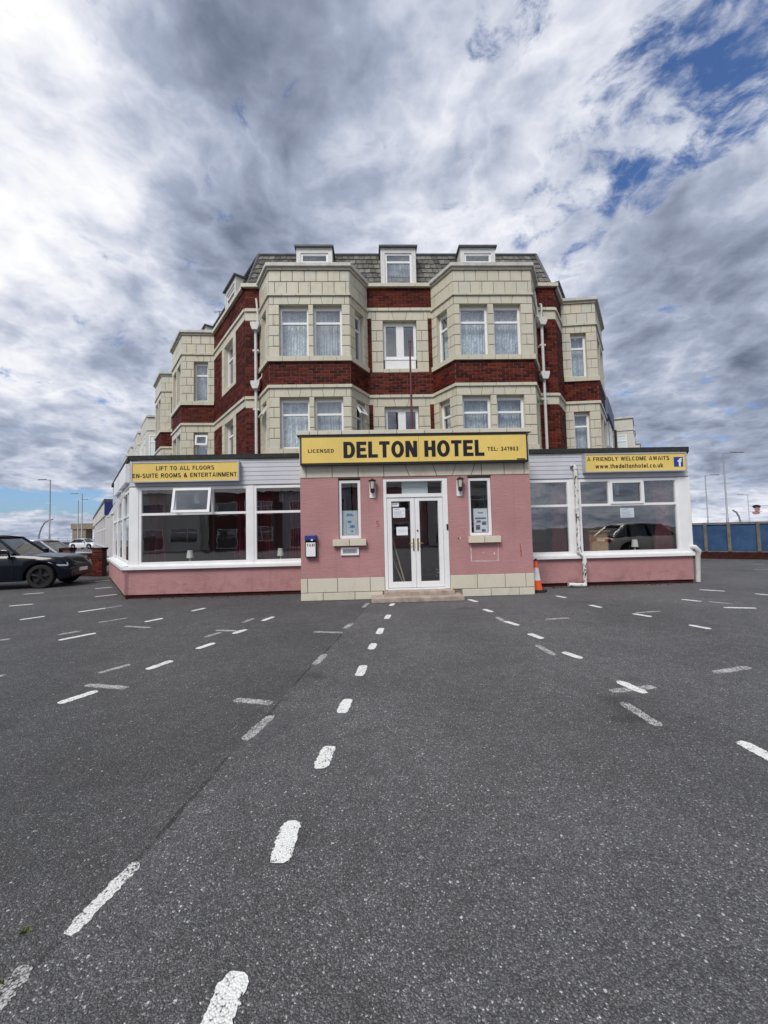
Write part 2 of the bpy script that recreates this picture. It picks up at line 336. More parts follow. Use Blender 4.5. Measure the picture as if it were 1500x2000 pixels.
# ------------------------------------------------------------------ mesh helpers
class Face:
    """a vertical plane: u runs along it, d points out of it, z is up"""
    def __init__(s, o, p):
        s.o = o; l = hypot(p[0] - o[0], p[1] - o[1]); s.L = l
        s.u = ((p[0] - o[0]) / l, (p[1] - o[1]) / l); s.n = (s.u[1], -s.u[0])
    def P(s, u, d, z): return (s.o[0] + s.u[0] * u + s.n[0] * d, s.o[1] + s.u[1] * u + s.n[1] * d, z)
WF = Face((0, 0), (1, 0))
class MB:
    def __init__(s): s.v = []; s.f = []; s.m = []
    def add(s, vs, fs, m=0):
        k0 = len(s.v); s.v += vs
        for i, f in enumerate(fs): s.f.append([k0 + a for a in f]); s.m.append(m[i] if isinstance(m, (list, tuple)) else m)
    def box(s, F, u0, u1, d0, d1, z0, z1, m=0, mside=None):
        vs = [F.P(u, d, z) for d in (d1, d0) for (u, z) in ((u0, z0), (u1, z0), (u1, z1), (u0, z1))]
        q = m if mside is None else mside
        s.add(vs, [(0, 1, 2, 3), (5, 4, 7, 6), (1, 5, 6, 2), (4, 0, 3, 7), (3, 2, 6, 7), (4, 5, 1, 0)], [m, q, q, q, q, q])
    def wbox(s, x0, x1, y0, y1, z0, z1, m=0): s.box(WF, x0, x1, -y1, -y0, z0, z1, m)
    def poly(s, F, pts, d0, d1, m=0):                     # polygon in (u, z) pushed out
        n = len(pts); vs = [F.P(u, d1, z) for u, z in pts] + [F.P(u, d0, z) for u, z in pts]
        s.add(vs, [tuple(range(n)), tuple(range(2 * n - 1, n - 1, -1))] + [((i + 1) % n, i, n + i, n + (i + 1) % n) for i in range(n)], m)
    def prism(s, plan, z0, z1, m=0):                      # plan polygon, counter-clockwise
        n = len(plan); vs = [(*p, z1) for p in plan] + [(*p, z0) for p in plan]
        s.add(vs, [tuple(range(n)), tuple(range(2 * n - 1, n - 1, -1))] + [((i + 1) % n, i, n + i, n + (i + 1) % n) for i in range(n)], m)
    def tube(s, pts, r, seg=10, m=0, cap=True):
        rs = r if isinstance(r, (list, tuple)) else [r] * len(pts); k0 = len(s.v); P = [Vector(p) for p in pts]; a = None
        for i, p in enumerate(P):
            d = (P[min(i + 1, len(P) - 1)] - P[max(i - 1, 0)]).normalized()
            if a is None: a = d.orthogonal().normalized()
            a = (a - d * a.dot(d)).normalized(); b_ = d.cross(a)
            for j in range(seg):
                t = 2 * pi * j / seg; s.v.append(tuple(p + (a * cos(t) + b_ * sin(t)) * rs[i]))
        for i in range(len(P) - 1):
            for j in range(seg):
                s.f.append([k0 + i * seg + j, k0 + i * seg + (j + 1) % seg, k0 + (i + 1) * seg + (j + 1) % seg, k0 + (i + 1) * seg + j]); s.m.append(m)
        if cap:
            s.f.append([k0 + j for j in range(seg)][::-1]); s.m.append(m)
            e = k0 + (len(P) - 1) * seg; s.f.append([e + j for j in range(seg)]); s.m.append(m)
    def lathe(s, c, prof, seg=20, m=0):                   # prof: (radius, z)
        s.tube([(c[0], c[1], c[2] + z) for _, z in prof], [max(r, 1e-4) for r, _ in prof], seg, m) if False else None
        k0 = len(s.v)
        for r, z in prof:
            for j in range(seg):
                t = 2 * pi * j / seg; s.v.append((c[0] + r * cos(t), c[1] + r * sin(t), c[2] + z))
        for i in range(len(prof) - 1):
            for j in range(seg):
                s.f.append([k0 + i * seg + j, k0 + i * seg + (j + 1) % seg, k0 + (i + 1) * seg + (j + 1) % seg, k0 + (i + 1) * seg + j]); s.m.append(m)
        s.f.append([k0 + j for j in range(seg)][::-1]); s.m.append(m)
        e = k0 + (len(prof) - 1) * seg; s.f.append([e + j for j in range(seg)]); s.m.append(m)
    def build(s, name, mats, parent=None, smooth=False, local=False, bevel=0.0):
        me = bpy.data.meshes.new(name); me.from_pydata(s.v, [], s.f)
        for m in (mats if isinstance(mats, (list, tuple)) else [mats]): me.materials.append(M[m])
        if len(set(s.m)) > 1 or (s.m and s.m[0]): me.polygons.foreach_set('material_index', s.m)
        if smooth:
            me.polygons.foreach_set('use_smooth', [True] * len(me.polygons)); me.set_sharp_from_angle(angle=radians(38))
        o = bpy.data.objects.new(name, me); COL.objects.link(o)
        if bevel:
            b = o.modifiers.new('bevel', 'BEVEL'); b.width = bevel; b.segments = 2; b.limit_method = 'ANGLE'; b.angle_limit = radians(40)
        if parent: child(o, parent, local)
        return o
WM = {}
def child(o, parent, local=False):
    o.parent = parent
    if not local: o.matrix_parent_inverse = WM.get(parent.name, Matrix.Identity(4)).inverted()
def tag(o, label=None, cat=None, group=None, kind=None):
    for k_, v in (('label', label), ('category', cat), ('group', group), ('kind', kind)):
        if v: o[k_] = v
    return o
def thing(name, label, cat, loc=(0, 0, 0), rz=0.0, group=None):
    o = bpy.data.objects.new(name, None); COL.objects.link(o); o.empty_display_size = 0.3
    o.location = loc; o.rotation_euler = (0, 0, rz)
    WM[o.name] = Matrix.Translation(Vector(loc)) @ Matrix.Rotation(rz, 4, 'Z')
    return tag(o, label, cat, group)
def copy_tree(o, parent=None):
    c = o.copy(); COL.objects.link(c); c.parent = parent
    for ch in list(o.children): copy_tree(ch, c)
    return c
# block lettering: every glyph is a few bars (r), polygons (p) and ring arcs (o) in cap heights
def glyph(c, s, t):
    w = .70; P = []
    r = lambda x0, y0, x1, y1: P.append([(x0, y0), (x1, y0), (x1, y1), (x0, y1)])
    p = lambda *q: P.append(list(q))
    def o(cx, cy, rx, ry, a0, a1, n=18):
        for k in range(n):
            b0, b1 = radians(a0 + (a1 - a0) * k / n), radians(a0 + (a1 - a0) * (k + 1) / n)
            q = [(cx + rx * cos(b0), cy + ry * sin(b0)), (cx + rx * cos(b1), cy + ry * sin(b1)), (cx + (rx - s) * cos(b1), cy + (ry - t) * sin(b1)), (cx + (rx - s) * cos(b0), cy + (ry - t) * sin(b0))]
            P.append(q if a1 > a0 else q[::-1])
    if c == 'A': w = .80; p((0, 0), (s * 1.02, 0), (.5 * w + s * .02, 1), (.5 * w - s * .58, 1)); p((w - s * 1.02, 0), (w, 0), (.5 * w + s * .58, 1), (.5 * w - s * .02, 1)); r(.2, .2, w - .2, .2 + t)
    elif c == 'C': w = .74; o(.37, .5, .37, .51, 42, 318)
    elif c == 'D': r(0, 0, s, 1); r(s, 0, .36, t); r(s, 1 - t, .36, 1); o(.36, .5, .36, .5, -90, 90); w = .72
    elif c in 'EF': w = .64 if c == 'E' else .60; r(0, 0, s, 1); r(s, 1 - t, .62 if c == 'E' else .60, 1); r(s, .5 - t * .45, .57, .5 + t * .55); (r(s, 0, .64, t) if c == 'E' else None)
    elif c == 'H': r(0, 0, s, 1); r(w - s, 0, w, 1); r(s, .5 - t * .45, w - s, .5 + t * .55)
    elif c in 'Il': w = s; r(0, 0, s, 1)
    elif c == 'L': w = .60; r(0, 0, s, 1); r(s, 0, .6, t)
    elif c == 'M': w = .86; r(0, 0, s * .95, 1); r(w - s * .95, 0, w, 1); p((s * .2, 1), (.5 * w - s * .45, 0), (.5 * w + s * .45, 0), (s * 1.15, 1)); p((w - s * 1.15, 1), (.5 * w - s * .45, 0), (.5 * w + s * .45, 0), (w - s * .2, 1))
    elif c == 'N': w = .74; r(0, 0, s, 1); r(w - s, 0, w, 1); p((0, 1), (w - s * 1.15, 0), (w, 0), (s * 1.15, 1))
    elif c == 'O': w = .80; o(.40, .5, .40, .515, 0, 360, 32)
    elif c == '0': w = .58; o(.29, .5, .29, .51, 0, 360, 24)
    elif c == 'R': w = .72; r(0, 0, s, 1); r(s, 1 - t, .4, 1); r(s, .42, .4, .42 + t); o(.4, .71, .30, .29, -90, 90); p((.36, .43), (.72 - s * 1.15, 0), (.72, 0), (.36 + s, .43))
    elif c == 'S': w = .68; o(.34, .73, .32, .285, 25, 270); o(.34, .285, .34, .30, 90, -155)
    elif c == 'T': w = .66; r(0, 1 - t, w, 1); r(w / 2 - s / 2, 0, w / 2 + s / 2, 1 - t)
    elif c == 'U': r(0, .35, s, 1); r(w - s, .35, w, 1); o(.35, .35, .35, .365, 180, 360)
    elif c in 'Ww':
        h = 1 if c == 'W' else .73; w = 1.06 if c == 'W' else .92; a = s * .92
        p((0, h), (w * .21 - a * .1, 0), (w * .21 + a * .9, 0), (a, h)); p((w * .5 - a * .5, h), (w * .21 - a * .1, 0), (w * .21 + a * .9, 0), (w * .5 + a * .5, h))
        p((w * .5 - a * .5, h), (w * .79 - a * .9, 0), (w * .79 + a * .1, 0), (w * .5 + a * .5, h)); p((w - a, h), (w * .79 - a * .9, 0), (w * .79 + a * .1, 0), (w, h))
    elif c == 'Y': w = .74; p((0, 1), (.37 - s / 2, .42), (.37 + s / 2, .42), (s * 1.1, 1)); p((w - s * 1.1, 1), (.37 - s / 2, .42), (.37 + s / 2, .42), (w, 1)); r(.37 - s / 2, 0, .37 + s / 2, .43)
    elif c == 'X': p((0, 0), (s * 1.2, 0), (w, 1), (w - s * 1.2, 1)); p((w - s * 1.2, 0), (w, 0), (s * 1.2, 1), (0, 1))
    elif c == '&': w = .80; o(.32, .78, .21, .235, 0, 360, 20); o(.32, .28, .32, .29, 60, 330); p((.16, .72), (.56, 0), (.80, 0), (.16 + s * 1.1, .80)); p((.52, .12), (.52 + s * .8, .05), (.72, .42), (.72 - s * .8, .42))
    elif c == '-': w = .36; r(0, .32, .36, .32 + t)
    elif c == ':': w = s; r(0, 0, s, s); r(0, .5, s, .5 + s)
    elif c == '.': w = s; r(0, 0, s, s)
    elif c == '1': w = .42; r(.42 - s, 0, .42, 1); p((0, .72), (.42 - s, .80), (.42 - s, 1), (0, .86))
    elif c == '3': w = .60; o(.29, .73, .29, .28, 160, -90); o(.29, .28, .31, .29, 90, -160)
    elif c == '4': w = .64; r(.64 - s * 1.25, 0, .64 - s * .25, 1); r(0, .22, .64, .22 + t); p((0, .22), (s, .30), (.64 - s * 1.0, 1), (.64 - s * 1.4, 1))
    elif c == '9': w = .60; o(.30, .68, .30, .33, 0, 360, 24); o(.26, .48, .34, .49, 0, -120)
    elif c == 't': w = .36; r(.10, .12, .10 + s, .95); r(0, .73 - t, .36, .73); r(.10, 0, .36, t)
    elif c in 'hnu':
        w = .58
        if c == 'u': r(w - s, 0, w, .73); r(0, .28, s, .73); o(.29, .29, .29, .30, 180, 360)
        else: r(0, 0, s, 1 if c == 'h' else .73); r(w - s, 0, w, .45); o(.29, .44, .29, .30, 0, 180)
    elif c == 'e': w = .62; o(.31, .365, .31, .375, 0, 325, 24); r(.08, .31, .60, .31 + t * .8)
    elif c == 'd': w = .62; o(.30, .365, .30, .375, 0, 360, 24); r(w - s, 0, w, 1)
    elif c == 'o': w = .64; o(.32, .365, .32, .375, 0, 360, 24)
    elif c == 'c': w = .58; o(.31, .365, .31, .375, 48, 312)
    elif c == 'k': w = .60; r(0, 0, s, 1); p((s * .7, .22), (s * 1.7, .26), (.58, .73), (.58 - s * 1.2, .73)); p((.60 - s * 1.2, 0), (.60, 0), (s * 1.9, .48), (s * 1.1, .36))
    elif c == 'f': w = .44; r(.13, 0, .13 + s, .72); o(.13 + .30, .70, .30, .30, 180, 90); r(0, .56, .44, .56 + t); r(.42, 1 - t, .47, 1)
    else: w = .34
    return w, P
def text(st, F, u0, u1, z0, z1, d, m, parent, bold=.2, gap=.13):
    """lettering fitted to the width u0..u1 and cap height z0..z1"""
    x = 0; items = []
    for c in st:
        w, P = glyph(c, bold, bold * .86); items.append((x, P)); x += w + gap
    sx = (u1 - u0) / (x - gap); sy = z1 - z0; b = MB()
    for x0, P in items:
        for k, q in enumerate(P):
            b.poly(F, [(u0 + (x0 + a) * sx, z0 + e * sy) for a, e in q], d - .003, d + .0015 + .00012 * (k % 40))
    return b.build('lettering', m, parent)

# ------------------------------------------------------------------ ground, sea
car_park = MB(); car_park.add([(-60, -60, 0), (60, -60, 0), (60, 45, 0), (-60, 45, 0)], [(0, 1, 2, 3)])
car_park = tag(car_park.build('car_park', 'tarmac'), kind='structure')
gm = MB(); gm.add([(-85, -900, -.05), (900, -900, -.05), (900, 900, -.05), (-85, 900, -.05)], [(0, 1, 2, 3)])
tag(gm.build('ground', 'ground_far'), kind='structure')
sm = MB(); sm.add([(-8000, -8000, -4), (8000, -8000, -4), (8000, 8000, -4), (-8000, 8000, -4)], [(0, 1, 2, 3)])
tag(sm.build('sea', 'sea'), kind='structure')

FRESH = [(-0.48,1.42,-0.53,1.13),(-0.44,2.11,-0.45,1.85),(-0.32,2.81,-0.36,2.55),(-0.24,3.57,-0.28,3.3),(-0.12,4.44,-0.16,4.12),(0.0,5.29,-0.04,5.03),(0.12,6.11,0.07,5.76),(0.28,7.07,0.22,6.74),(0.42,8.15,0.35,7.9),(-2.7,3.97,-2.86,3.7),(-2.42,4.84,-2.55,4.55),(-2.21,5.57,-2.33,5.3),(-2.0,6.29,-2.12,6.05),(-1.8,7.19,-1.91,6.88),(-4.36,6.36,-4.63,5.98),(-3.84,7.35,-4.01,7.08),(-3.46,8.25,-3.6,7.96),(-6.36,7.88,-6.6,7.6),(-5.68,8.59,-5.98,8.21),(-7.87,9.41,-8.25,9.22),(-9.21,11.35,-9.6,11.15),(-6.75,10.64,-7.09,10.29),(-7.91,12.22,-8.25,11.96),(-9.35,14.33,-9.64,13.96),(2.04,8.37,2.14,8.05),(2.06,7.31,2.13,7.02),(2.12,6.3,2.22,6.01),(2.19,5.53,2.26,5.25),(2.25,4.67,2.34,4.42),(2.33,3.75,2.39,3.46),(2.47,2.66,2.49,2.36),(4.0,8.5,4.08,8.22),(4.12,7.4,4.19,7.13),(4.39,6.56,4.53,6.3),(4.67,5.72,4.77,5.46),(6.15,7.68,6.33,7.42),(6.22,6.82,6.69,6.7),(7.45,8.76,7.77,8.46),(8.04,8.06,8.19,7.83)]
WORN = [(-1.1,1.9,-1.17,1.58),(-1.23,1.48,-1.25,1.27),(-0.85,3.31,-0.95,2.94),(-0.6,4.9,-0.68,4.52),(-0.34,6.52,-0.46,6.16),(-0.1,8.3,-0.2,7.81),(-1.27,3.65,-0.9,3.55),(-0.9,6.02,-0.46,5.91),(-2.48,6.32,-2.06,6.2),(-2.35,6.17,-2.48,5.9),(-2.86,4.76,-3.04,4.49),(-2.93,4.15,-2.44,4.02),(-4.71,6.56,-4.92,6.33),(-4.57,7.49,-4.86,7.16),(-4.18,6.8,-3.67,6.63),(-5.68,8.59,-5.52,8.86),(-5.49,6.17,-5.72,6.0),(-4.08,4.54,-4.22,4.40),(2.09,6.64,2.1,6.19),(2.07,4.99,2.1,4.57),(2.12,3.53,2.57,3.6),(2.08,3.31,2.1,2.9),(2.79,6.35,3.21,6.41),(4.49,6.63,4.96,6.69),(3.39,3.88,3.87,3.99),(6.46,7.4,6.65,7.1),(-2.13,7.11,-2.22,6.8),(13.76,13.93,14.18,13.8),(12.34,12.35,12.78,12.22),(11.39,13.37,11.64,13.3)]
def dash(x0, y0, x1, y1, w, m, z):
    l = hypot(x1 - x0, y1 - y0); ux, uy = (x1 - x0) / l, (y1 - y0) / l; n = 30; out = []
    for sgn in (1, -1):
        for i in range(n + 1):
            t = i / n if sgn == 1 else 1 - i / n
            e = min(t, 1 - t) * l; hw = w / 2 * min(1, 0.45 + sqrt(max(e, 0) / 0.04) * 0.55) + random.uniform(-.006, .006)
            a = t * l + random.uniform(-.004, .004)
            out.append((x0 + ux * a - uy * hw * sgn * -1, y0 + uy * a + ux * hw * sgn * -1))
    b = MB(); b.add([(*p, z) for p in out] , [tuple(range(len(out)))])
    o = b.build('painted_dash', m, car_park)
    so = o.modifiers.new('depth', 'SOLIDIFY'); so.thickness = 0.0008; so.offset = -1.0
    return o
for i, q in enumerate(WORN): dash(*q, 0.062 if i == 0 else 0.085, 'dash_half' if i == 0 else 'dash_worn', 0.0025)
for q in FRESH: dash(*q, 0.097, 'dash_fresh', 0.005)
b = MB()
b.add([(-.83, 3.22, .002), (-.88, 3.02, .002), (-.87, 2.90, .002), (-.81, 2.87, .002), (-.76, 3.00, .002), (-.68, 3.16, .002), (-.64, 3.27, .002), (-.73, 3.29, .002)], [(7, 6, 5, 4, 3, 2, 1, 0)][::-1])
b.build('tar_patch', 'tar', car_park)
# loose pale chippings trodden into the surface near the viewer
b = MB()
for _ in range(1300):
    y = 1.0 + 7.5 * random.random() ** 1.6; x = random.uniform(-1.25, 1.25) * (y + .3); r = random.uniform(.0011, .0031)
    k_ = random.uniform(0, pi); vs = [(x + r * cos(k_ + a) * random.uniform(.7, 1.2), y + r * sin(k_ + a) * random.uniform(.7, 1.2), .0005) for a in (0, pi / 2, pi, 3 * pi / 2)] + [(x, y, r * .7)]
    b.add(vs, [(0, 1, 4), (1, 2, 4), (2, 3, 4), (3, 0, 4)])
tag(b.build('stone_chips', 'chip'), 'tiny pale stone chips scattered over the tarmac', 'stone chips', kind='stuff')
b = MB()
for cx, cy, n, rr in ((-1.345, 1.60, 14, .012), (-1.26, 1.43, 10, .012), (-5.95, 9.62, 70, .10), (-7.5, 11.7, 60, .12), (-10.1, 15.3, 80, .25), (4.9, 9.72, 50, .2), (4.2, 9.7, 40, .2), (7.0, 9.72, 60, .5), (-4.2, 9.72, 60, .5)):
    for _ in range(n):
        x = cx + random.gauss(0, rr); y = cy + random.gauss(0, rr * .35); a = random.uniform(0, 6.3); l = random.uniform(.008, .03); w = .004
        b.add([(x - w * sin(a), y + w * cos(a), 0), (x + w * sin(a), y - w * cos(a), 0), (x + l * cos(a) * .6, y + l * sin(a) * .6, l)], [(0, 1, 2)])
tag(b.build('moss_tufts', 'moss'), 'low tufts of moss and weed along wall feet and cracks', 'moss', kind='stuff')

b = MB()
for _ in range(150):
    x = random.choice((random.uniform(3.75, 8.1), random.uniform(4.4, 5.4), random.uniform(-5.9, -1.7))); y = 9.70 - abs(random.gauss(0, .05)); r = random.uniform(.008, .028)
    a = random.uniform(0, 6); vs = [(x + r * cos(a + q) * random.uniform(.6, 1.3), y + r * sin(a + q) * random.uniform(.5, 1.1), 0) for q in (0, 1.57, 3.14, 4.71)] + [(x + r * .2, y, r * random.uniform(.5, 1.0))]
    b.add(vs, [(0, 1, 4), (1, 2, 4), (2, 3, 4), (3, 0, 4)])
tag(b.build('rubble', 'plinth_brick'), 'crumbled brick and render lying along the foot of the pink walls', 'rubble', kind='stuff')
# ------------------------------------------------------------------ hotel: faces and registries of bricks, tiles, slates
hotel = thing('hotel', 'three storey red brick and cream tiled hotel with pink ground floor and twin bays', 'hotel', (1.0, 10.8, 0))
DL = (-.588, .809); DR = (.588, .809)
CL = (-3.69, 11.65); CR = (5.84, 11.65)
def onL(t, out=0.0): return (CL[0] + DL[0] * t - .809 * out, CL[1] + DL[1] * t - .588 * out)
def onR(t, out=0.0): return (CR[0] + DR[0] * t + .809 * out, CR[1] + DR[1] * t - .588 * out)
REG = {'brick': [], 'terracotta_block': [], 'slate': []}
def score(F, u, z, d, area):
    p = F.P(u, d, z); v = (EYE[0] - p[0], EYE[1] - p[1], EYE[2] - p[2]); l = sqrt(v[0] ** 2 + v[1] ** 2 + v[2] ** 2)
    return area * max(0.0, (v[0] * F.n[0] + v[1] * F.n[1]) / l) / l ** 2
def reg_rect(kind, F, u0, u1, z0, z1, d0, d1):
    if u1 - u0 < .02 or z1 - z0 < .012: return
    REG[kind].append((score(F, (u0 + u1) / 2, (z0 + z1) / 2, d1, (u1 - u0) * (z1 - z0)), 'r', F, (u0, u1, d0, d1, z0, z1)))
def reg_poly(kind, F, pts, d0, d1):
    us = [p[0] for p in pts]; zs = [p[1] for p in pts]
    REG[kind].append((score(F, sum(us) / len(us), sum(zs) / len(zs), d1, (max(us) - min(us)) * (max(zs) - min(zs))), 'p', F, (pts, d0, d1)))
def reg_plan(kind, F, plan, z0, z1):                      # plan: (u, d) corners
    us = [p[0] for p in plan]; dm = max(p[1] for p in plan)
    REG[kind].append((score(F, sum(us) / len(us), z0, dm, (max(us) - min(us)) * (z1 - z0)), 'q', F, (plan, z0, z1)))
wall = MB()                                               # backing: 0 brick mortar, 1 tile mortar, 2 reveal
def bricks(F, u0, u1, z0, z1):
    wall.box(F, u0, u1, -.16, 0, z0, z1, 0)
    n = max(1, round((z1 - z0) / .083)); ch = (z1 - z0) / n; k0 = int(round(z0 / .083))
    for i in range(n):
        a, e = z0 + i * ch + .007, z0 + (i + 1) * ch - .007
        u = u0 - (.12 if (k0 + i) % 2 else 0)
        while u < u1 - .01:
            l = .238
            reg_rect('brick', F, max(u, u0 - .003) + .0075, min(u + l, u1 + .003) - .0075, a, e, -.02, .009 + random.uniform(-.003, .004)); u += l
J = .006
def tiles(F, u0, u1, rows, w=.33, off=0.0, back=True, d=.015):
    if back: wall.box(F, u0, u1, -.16, 0, rows[0], rows[-1], 1, 2)
    for i in range(len(rows) - 1):
        cuts = [u0]
        if u1 - u0 > w * 1.25:
            u = u0 + (off if i % 2 else w * .5 + off) % w
            if u - u0 < .07: u += w
            while u < u1 - .06: cuts.append(u); u += w
        elif u1 - u0 > .22 and i % 2: cuts.append(u0 + (u1 - u0) * .42)
        cuts.append(u1)
        for a, e in zip(cuts, cuts[1:]):
            reg_rect('terracotta_block', F, a + (J if a > u0 else .001), e - (J if e < u1 else .001), rows[i] + J, rows[i + 1] - J, -.02, d + random.uniform(-.002, .002))
def zrows(z0, z1, h): 
    n = max(1, round((z1 - z0) / h)); return [z0 + (z1 - z0) * i / n for i in range(n + 1)]
def lintel(F, u0, u1, z0, z1, ops):
    """flat arch: splayed blocks over each opening"""
    wall.box(F, u0, u1, -.16, 0, z0, z1, 1, 2)
    cuts = [(u0, u0)]
    for i, (a, e) in enumerate(ops):
        w = e - a
        if i: cuts.append(((ops[i - 1][1] + a) / 2,) * 2)
        elif a - u0 > .2: cuts.append((u0 + .13, u0 + .13))
        cuts += [(a + w * .33, a + w * .27), (e - w * .33, e - w * .27)] if False else [(a + w * .27, a + w * .33), (e - w * .27, e - w * .33)]
    if ops and u1 - ops[-1][1] > .2: cuts.append((u1 - .13, u1 - .13))
    cuts.append((u1, u1))
    for (t0, b0), (t1, b1) in zip(cuts, cuts[1:]):
        reg_poly('terracotta_block', F, [(b0 + J, z0 + J), (b1 - J, z0 + J), (t1 - J, z1 - J), (t0 + J, z1 - J)], -.02, .015 + random.uniform(-.002, .002))
def strip(F, u0, u1, z0, z1, d, k0=0.0, k1=0.0, w=.36):
    """moulded course of blocks; k0, k1: mitre slopes at the ends"""
    n = max(1, round((u1 - u0) / w)); 
    for i in range(n):
        a, e = u0 + (u1 - u0) * i / n, u0 + (u1 - u0) * (i + 1) / n
        pa = a + (J * .8 if i else 0); pe = e - (J * .8 if i < n - 1 else 0); dd = d + random.uniform(-.002, .002)
        reg_plan('terracotta_block', F, [(pa, -.05), (pe, -.05), (pe + (k1 * dd if i == n - 1 else 0), dd), (pa - (k0 * dd if i == 0 else 0), dd)], z0, z1)
    wall.box(F, u0, u1, -.16, .004, z0, z1, 1)

# window: part 'window' (frame) > pane, curtain, sash
def window(F, a, e, z0, z1, d=-.10, parent=None, bars_u=(), transom=None, fr=.06, curtain=None, barw=.028, sash=None, upper_u=None, open_sash=None, gl='glass', fmat='upvc', cz=None):
    b = MB(); th = .065
    b.box(F, a, a + fr, d - th, d, z0, z1); b.box(F, e - fr, e, d - th, d, z0, z1)
    b.box(F, a + fr, e - fr, d - th, d - .001, z0, z0 + fr * 1.15); b.box(F, a + fr, e - fr, d - th, d - .001, z1 - fr, z1)
    zi0, zi1 = z0 + fr * 1.15, z1 - fr; panes = []
    lo_top = zi1
    if transom: b.box(F, a + fr, e - fr, d - th, d - .002, transom - .03, transom + .03); lo_top = transom - .03
    def cells(us, za, zb):
        xs = [a + fr] + [q for u in us for q in (u - barw, u + barw)] + [e - fr]
        for u in us: b.box(F, u - barw, u + barw, d - th, d - .003, za, zb)
        return [(xs[2 * i], xs[2 * i + 1], za, zb) for i in range(len(us) + 1)]
    panes += cells(bars_u, zi0, lo_top)
    up = cells(upper_u if upper_u is not None else bars_u, transom + .03, zi1) if transom else []
    w = b.build('window', fmat, parent or hotel)
    for i, c in enumerate(up):
        if open_sash is not None and i == open_sash[0]:
            ang = open_sash[1]; s = MB(); us, ue, za, zb = c[0] - .025, c[1] + .025, c[2] - .03, c[3] + .02
            Fh = zb
            def Q(u, dep, z, ang=ang, Fh=Fh):              # top hung, swings outward
                h = Fh - z; return F.P(u, d + .02 + dep * cos(ang) + h * sin(ang), Fh - h * cos(ang) + dep * sin(ang))
            def qb(u0, u1, za_, zb_, d0, d1, mb=s):
                vs = [Q(u, dd, z) for dd in (d1, d0) for (u, z) in ((u0, za_), (u1, za_), (u1, zb_), (u0, zb_))]
                mb.add(vs, [(0, 1, 2, 3), (5, 4, 7, 6), (1, 5, 6, 2), (4, 0, 3, 7), (3, 2, 6, 7), (4, 5, 1, 0)])
            f2 = .06
            qb(us, us + f2, za, zb, 0, .05); qb(ue - f2, ue, za, zb, 0, .05); qb(us + f2, ue - f2, za, za + f2, 0, .049); qb(us + f2, ue - f2, zb - f2, zb, 0, .049)
            s.build('sash', fmat, w)
            p2 = MB(); qb(us + f2 - .005, ue - f2 + .005, za + f2 - .005, zb - f2 + .005, .02, .026, p2); p2.build('pane', gl, w)
            continue
        if sash and i in sash:
            s = MB(); f2 = .055; us, ue, za, zb = c[0] - .012, c[1] + .012, c[2] - .012, c[3] + .012
            s.box(F, us, us + f2, d - .03, d + .022, za, zb); s.box(F, ue - f2, ue, d - .03, d + .022, za, zb)
            s.box(F, us + f2, ue - f2, d - .03, d + .021, za, za + f2); s.box(F, us + f2, ue - f2, d - .03, d + .021, zb - f2, zb)
            s.build('sash', fmat, w)
        panes.append(c)
    for (u0, u1, za, zb) in panes:
        p_ = MB(); p_.box(F, u0 - .004, u1 + .004, d - .04, d - .034, za - .004, zb + .004); p_.build('pane', gl, w)
    if curtain:
        c = MB(); n = 44; k0 = len(c.v); ph = random.uniform(0, 6); rows = 6
        za, zb = (z0 + .03, z1 - .02) if cz is None else cz
        for j in range(rows + 1):
            z = zb + (za - zb) * j / rows
            for i in range(n + 1):
                u = a + .02 + (e - a - .04) * i / n
                amp = .016 + .012 * j / rows
                dd = d - .18 + amp * sin(i * 1.35 + ph + .5 * sin(i * .33 + ph) + j * .08) + .008 * sin(i * .5 + ph)
                c.v.append(F.P(u, dd, z))
        for j in range(rows):
            for i in range(n):
                p0 = j * (n + 1) + i; c.f.append([p0 + n + 1, p0 + n + 2, p0 + 1, p0]); c.m.append(0)
        c.build('curtain', curtain, w, smooth=True)
    return w

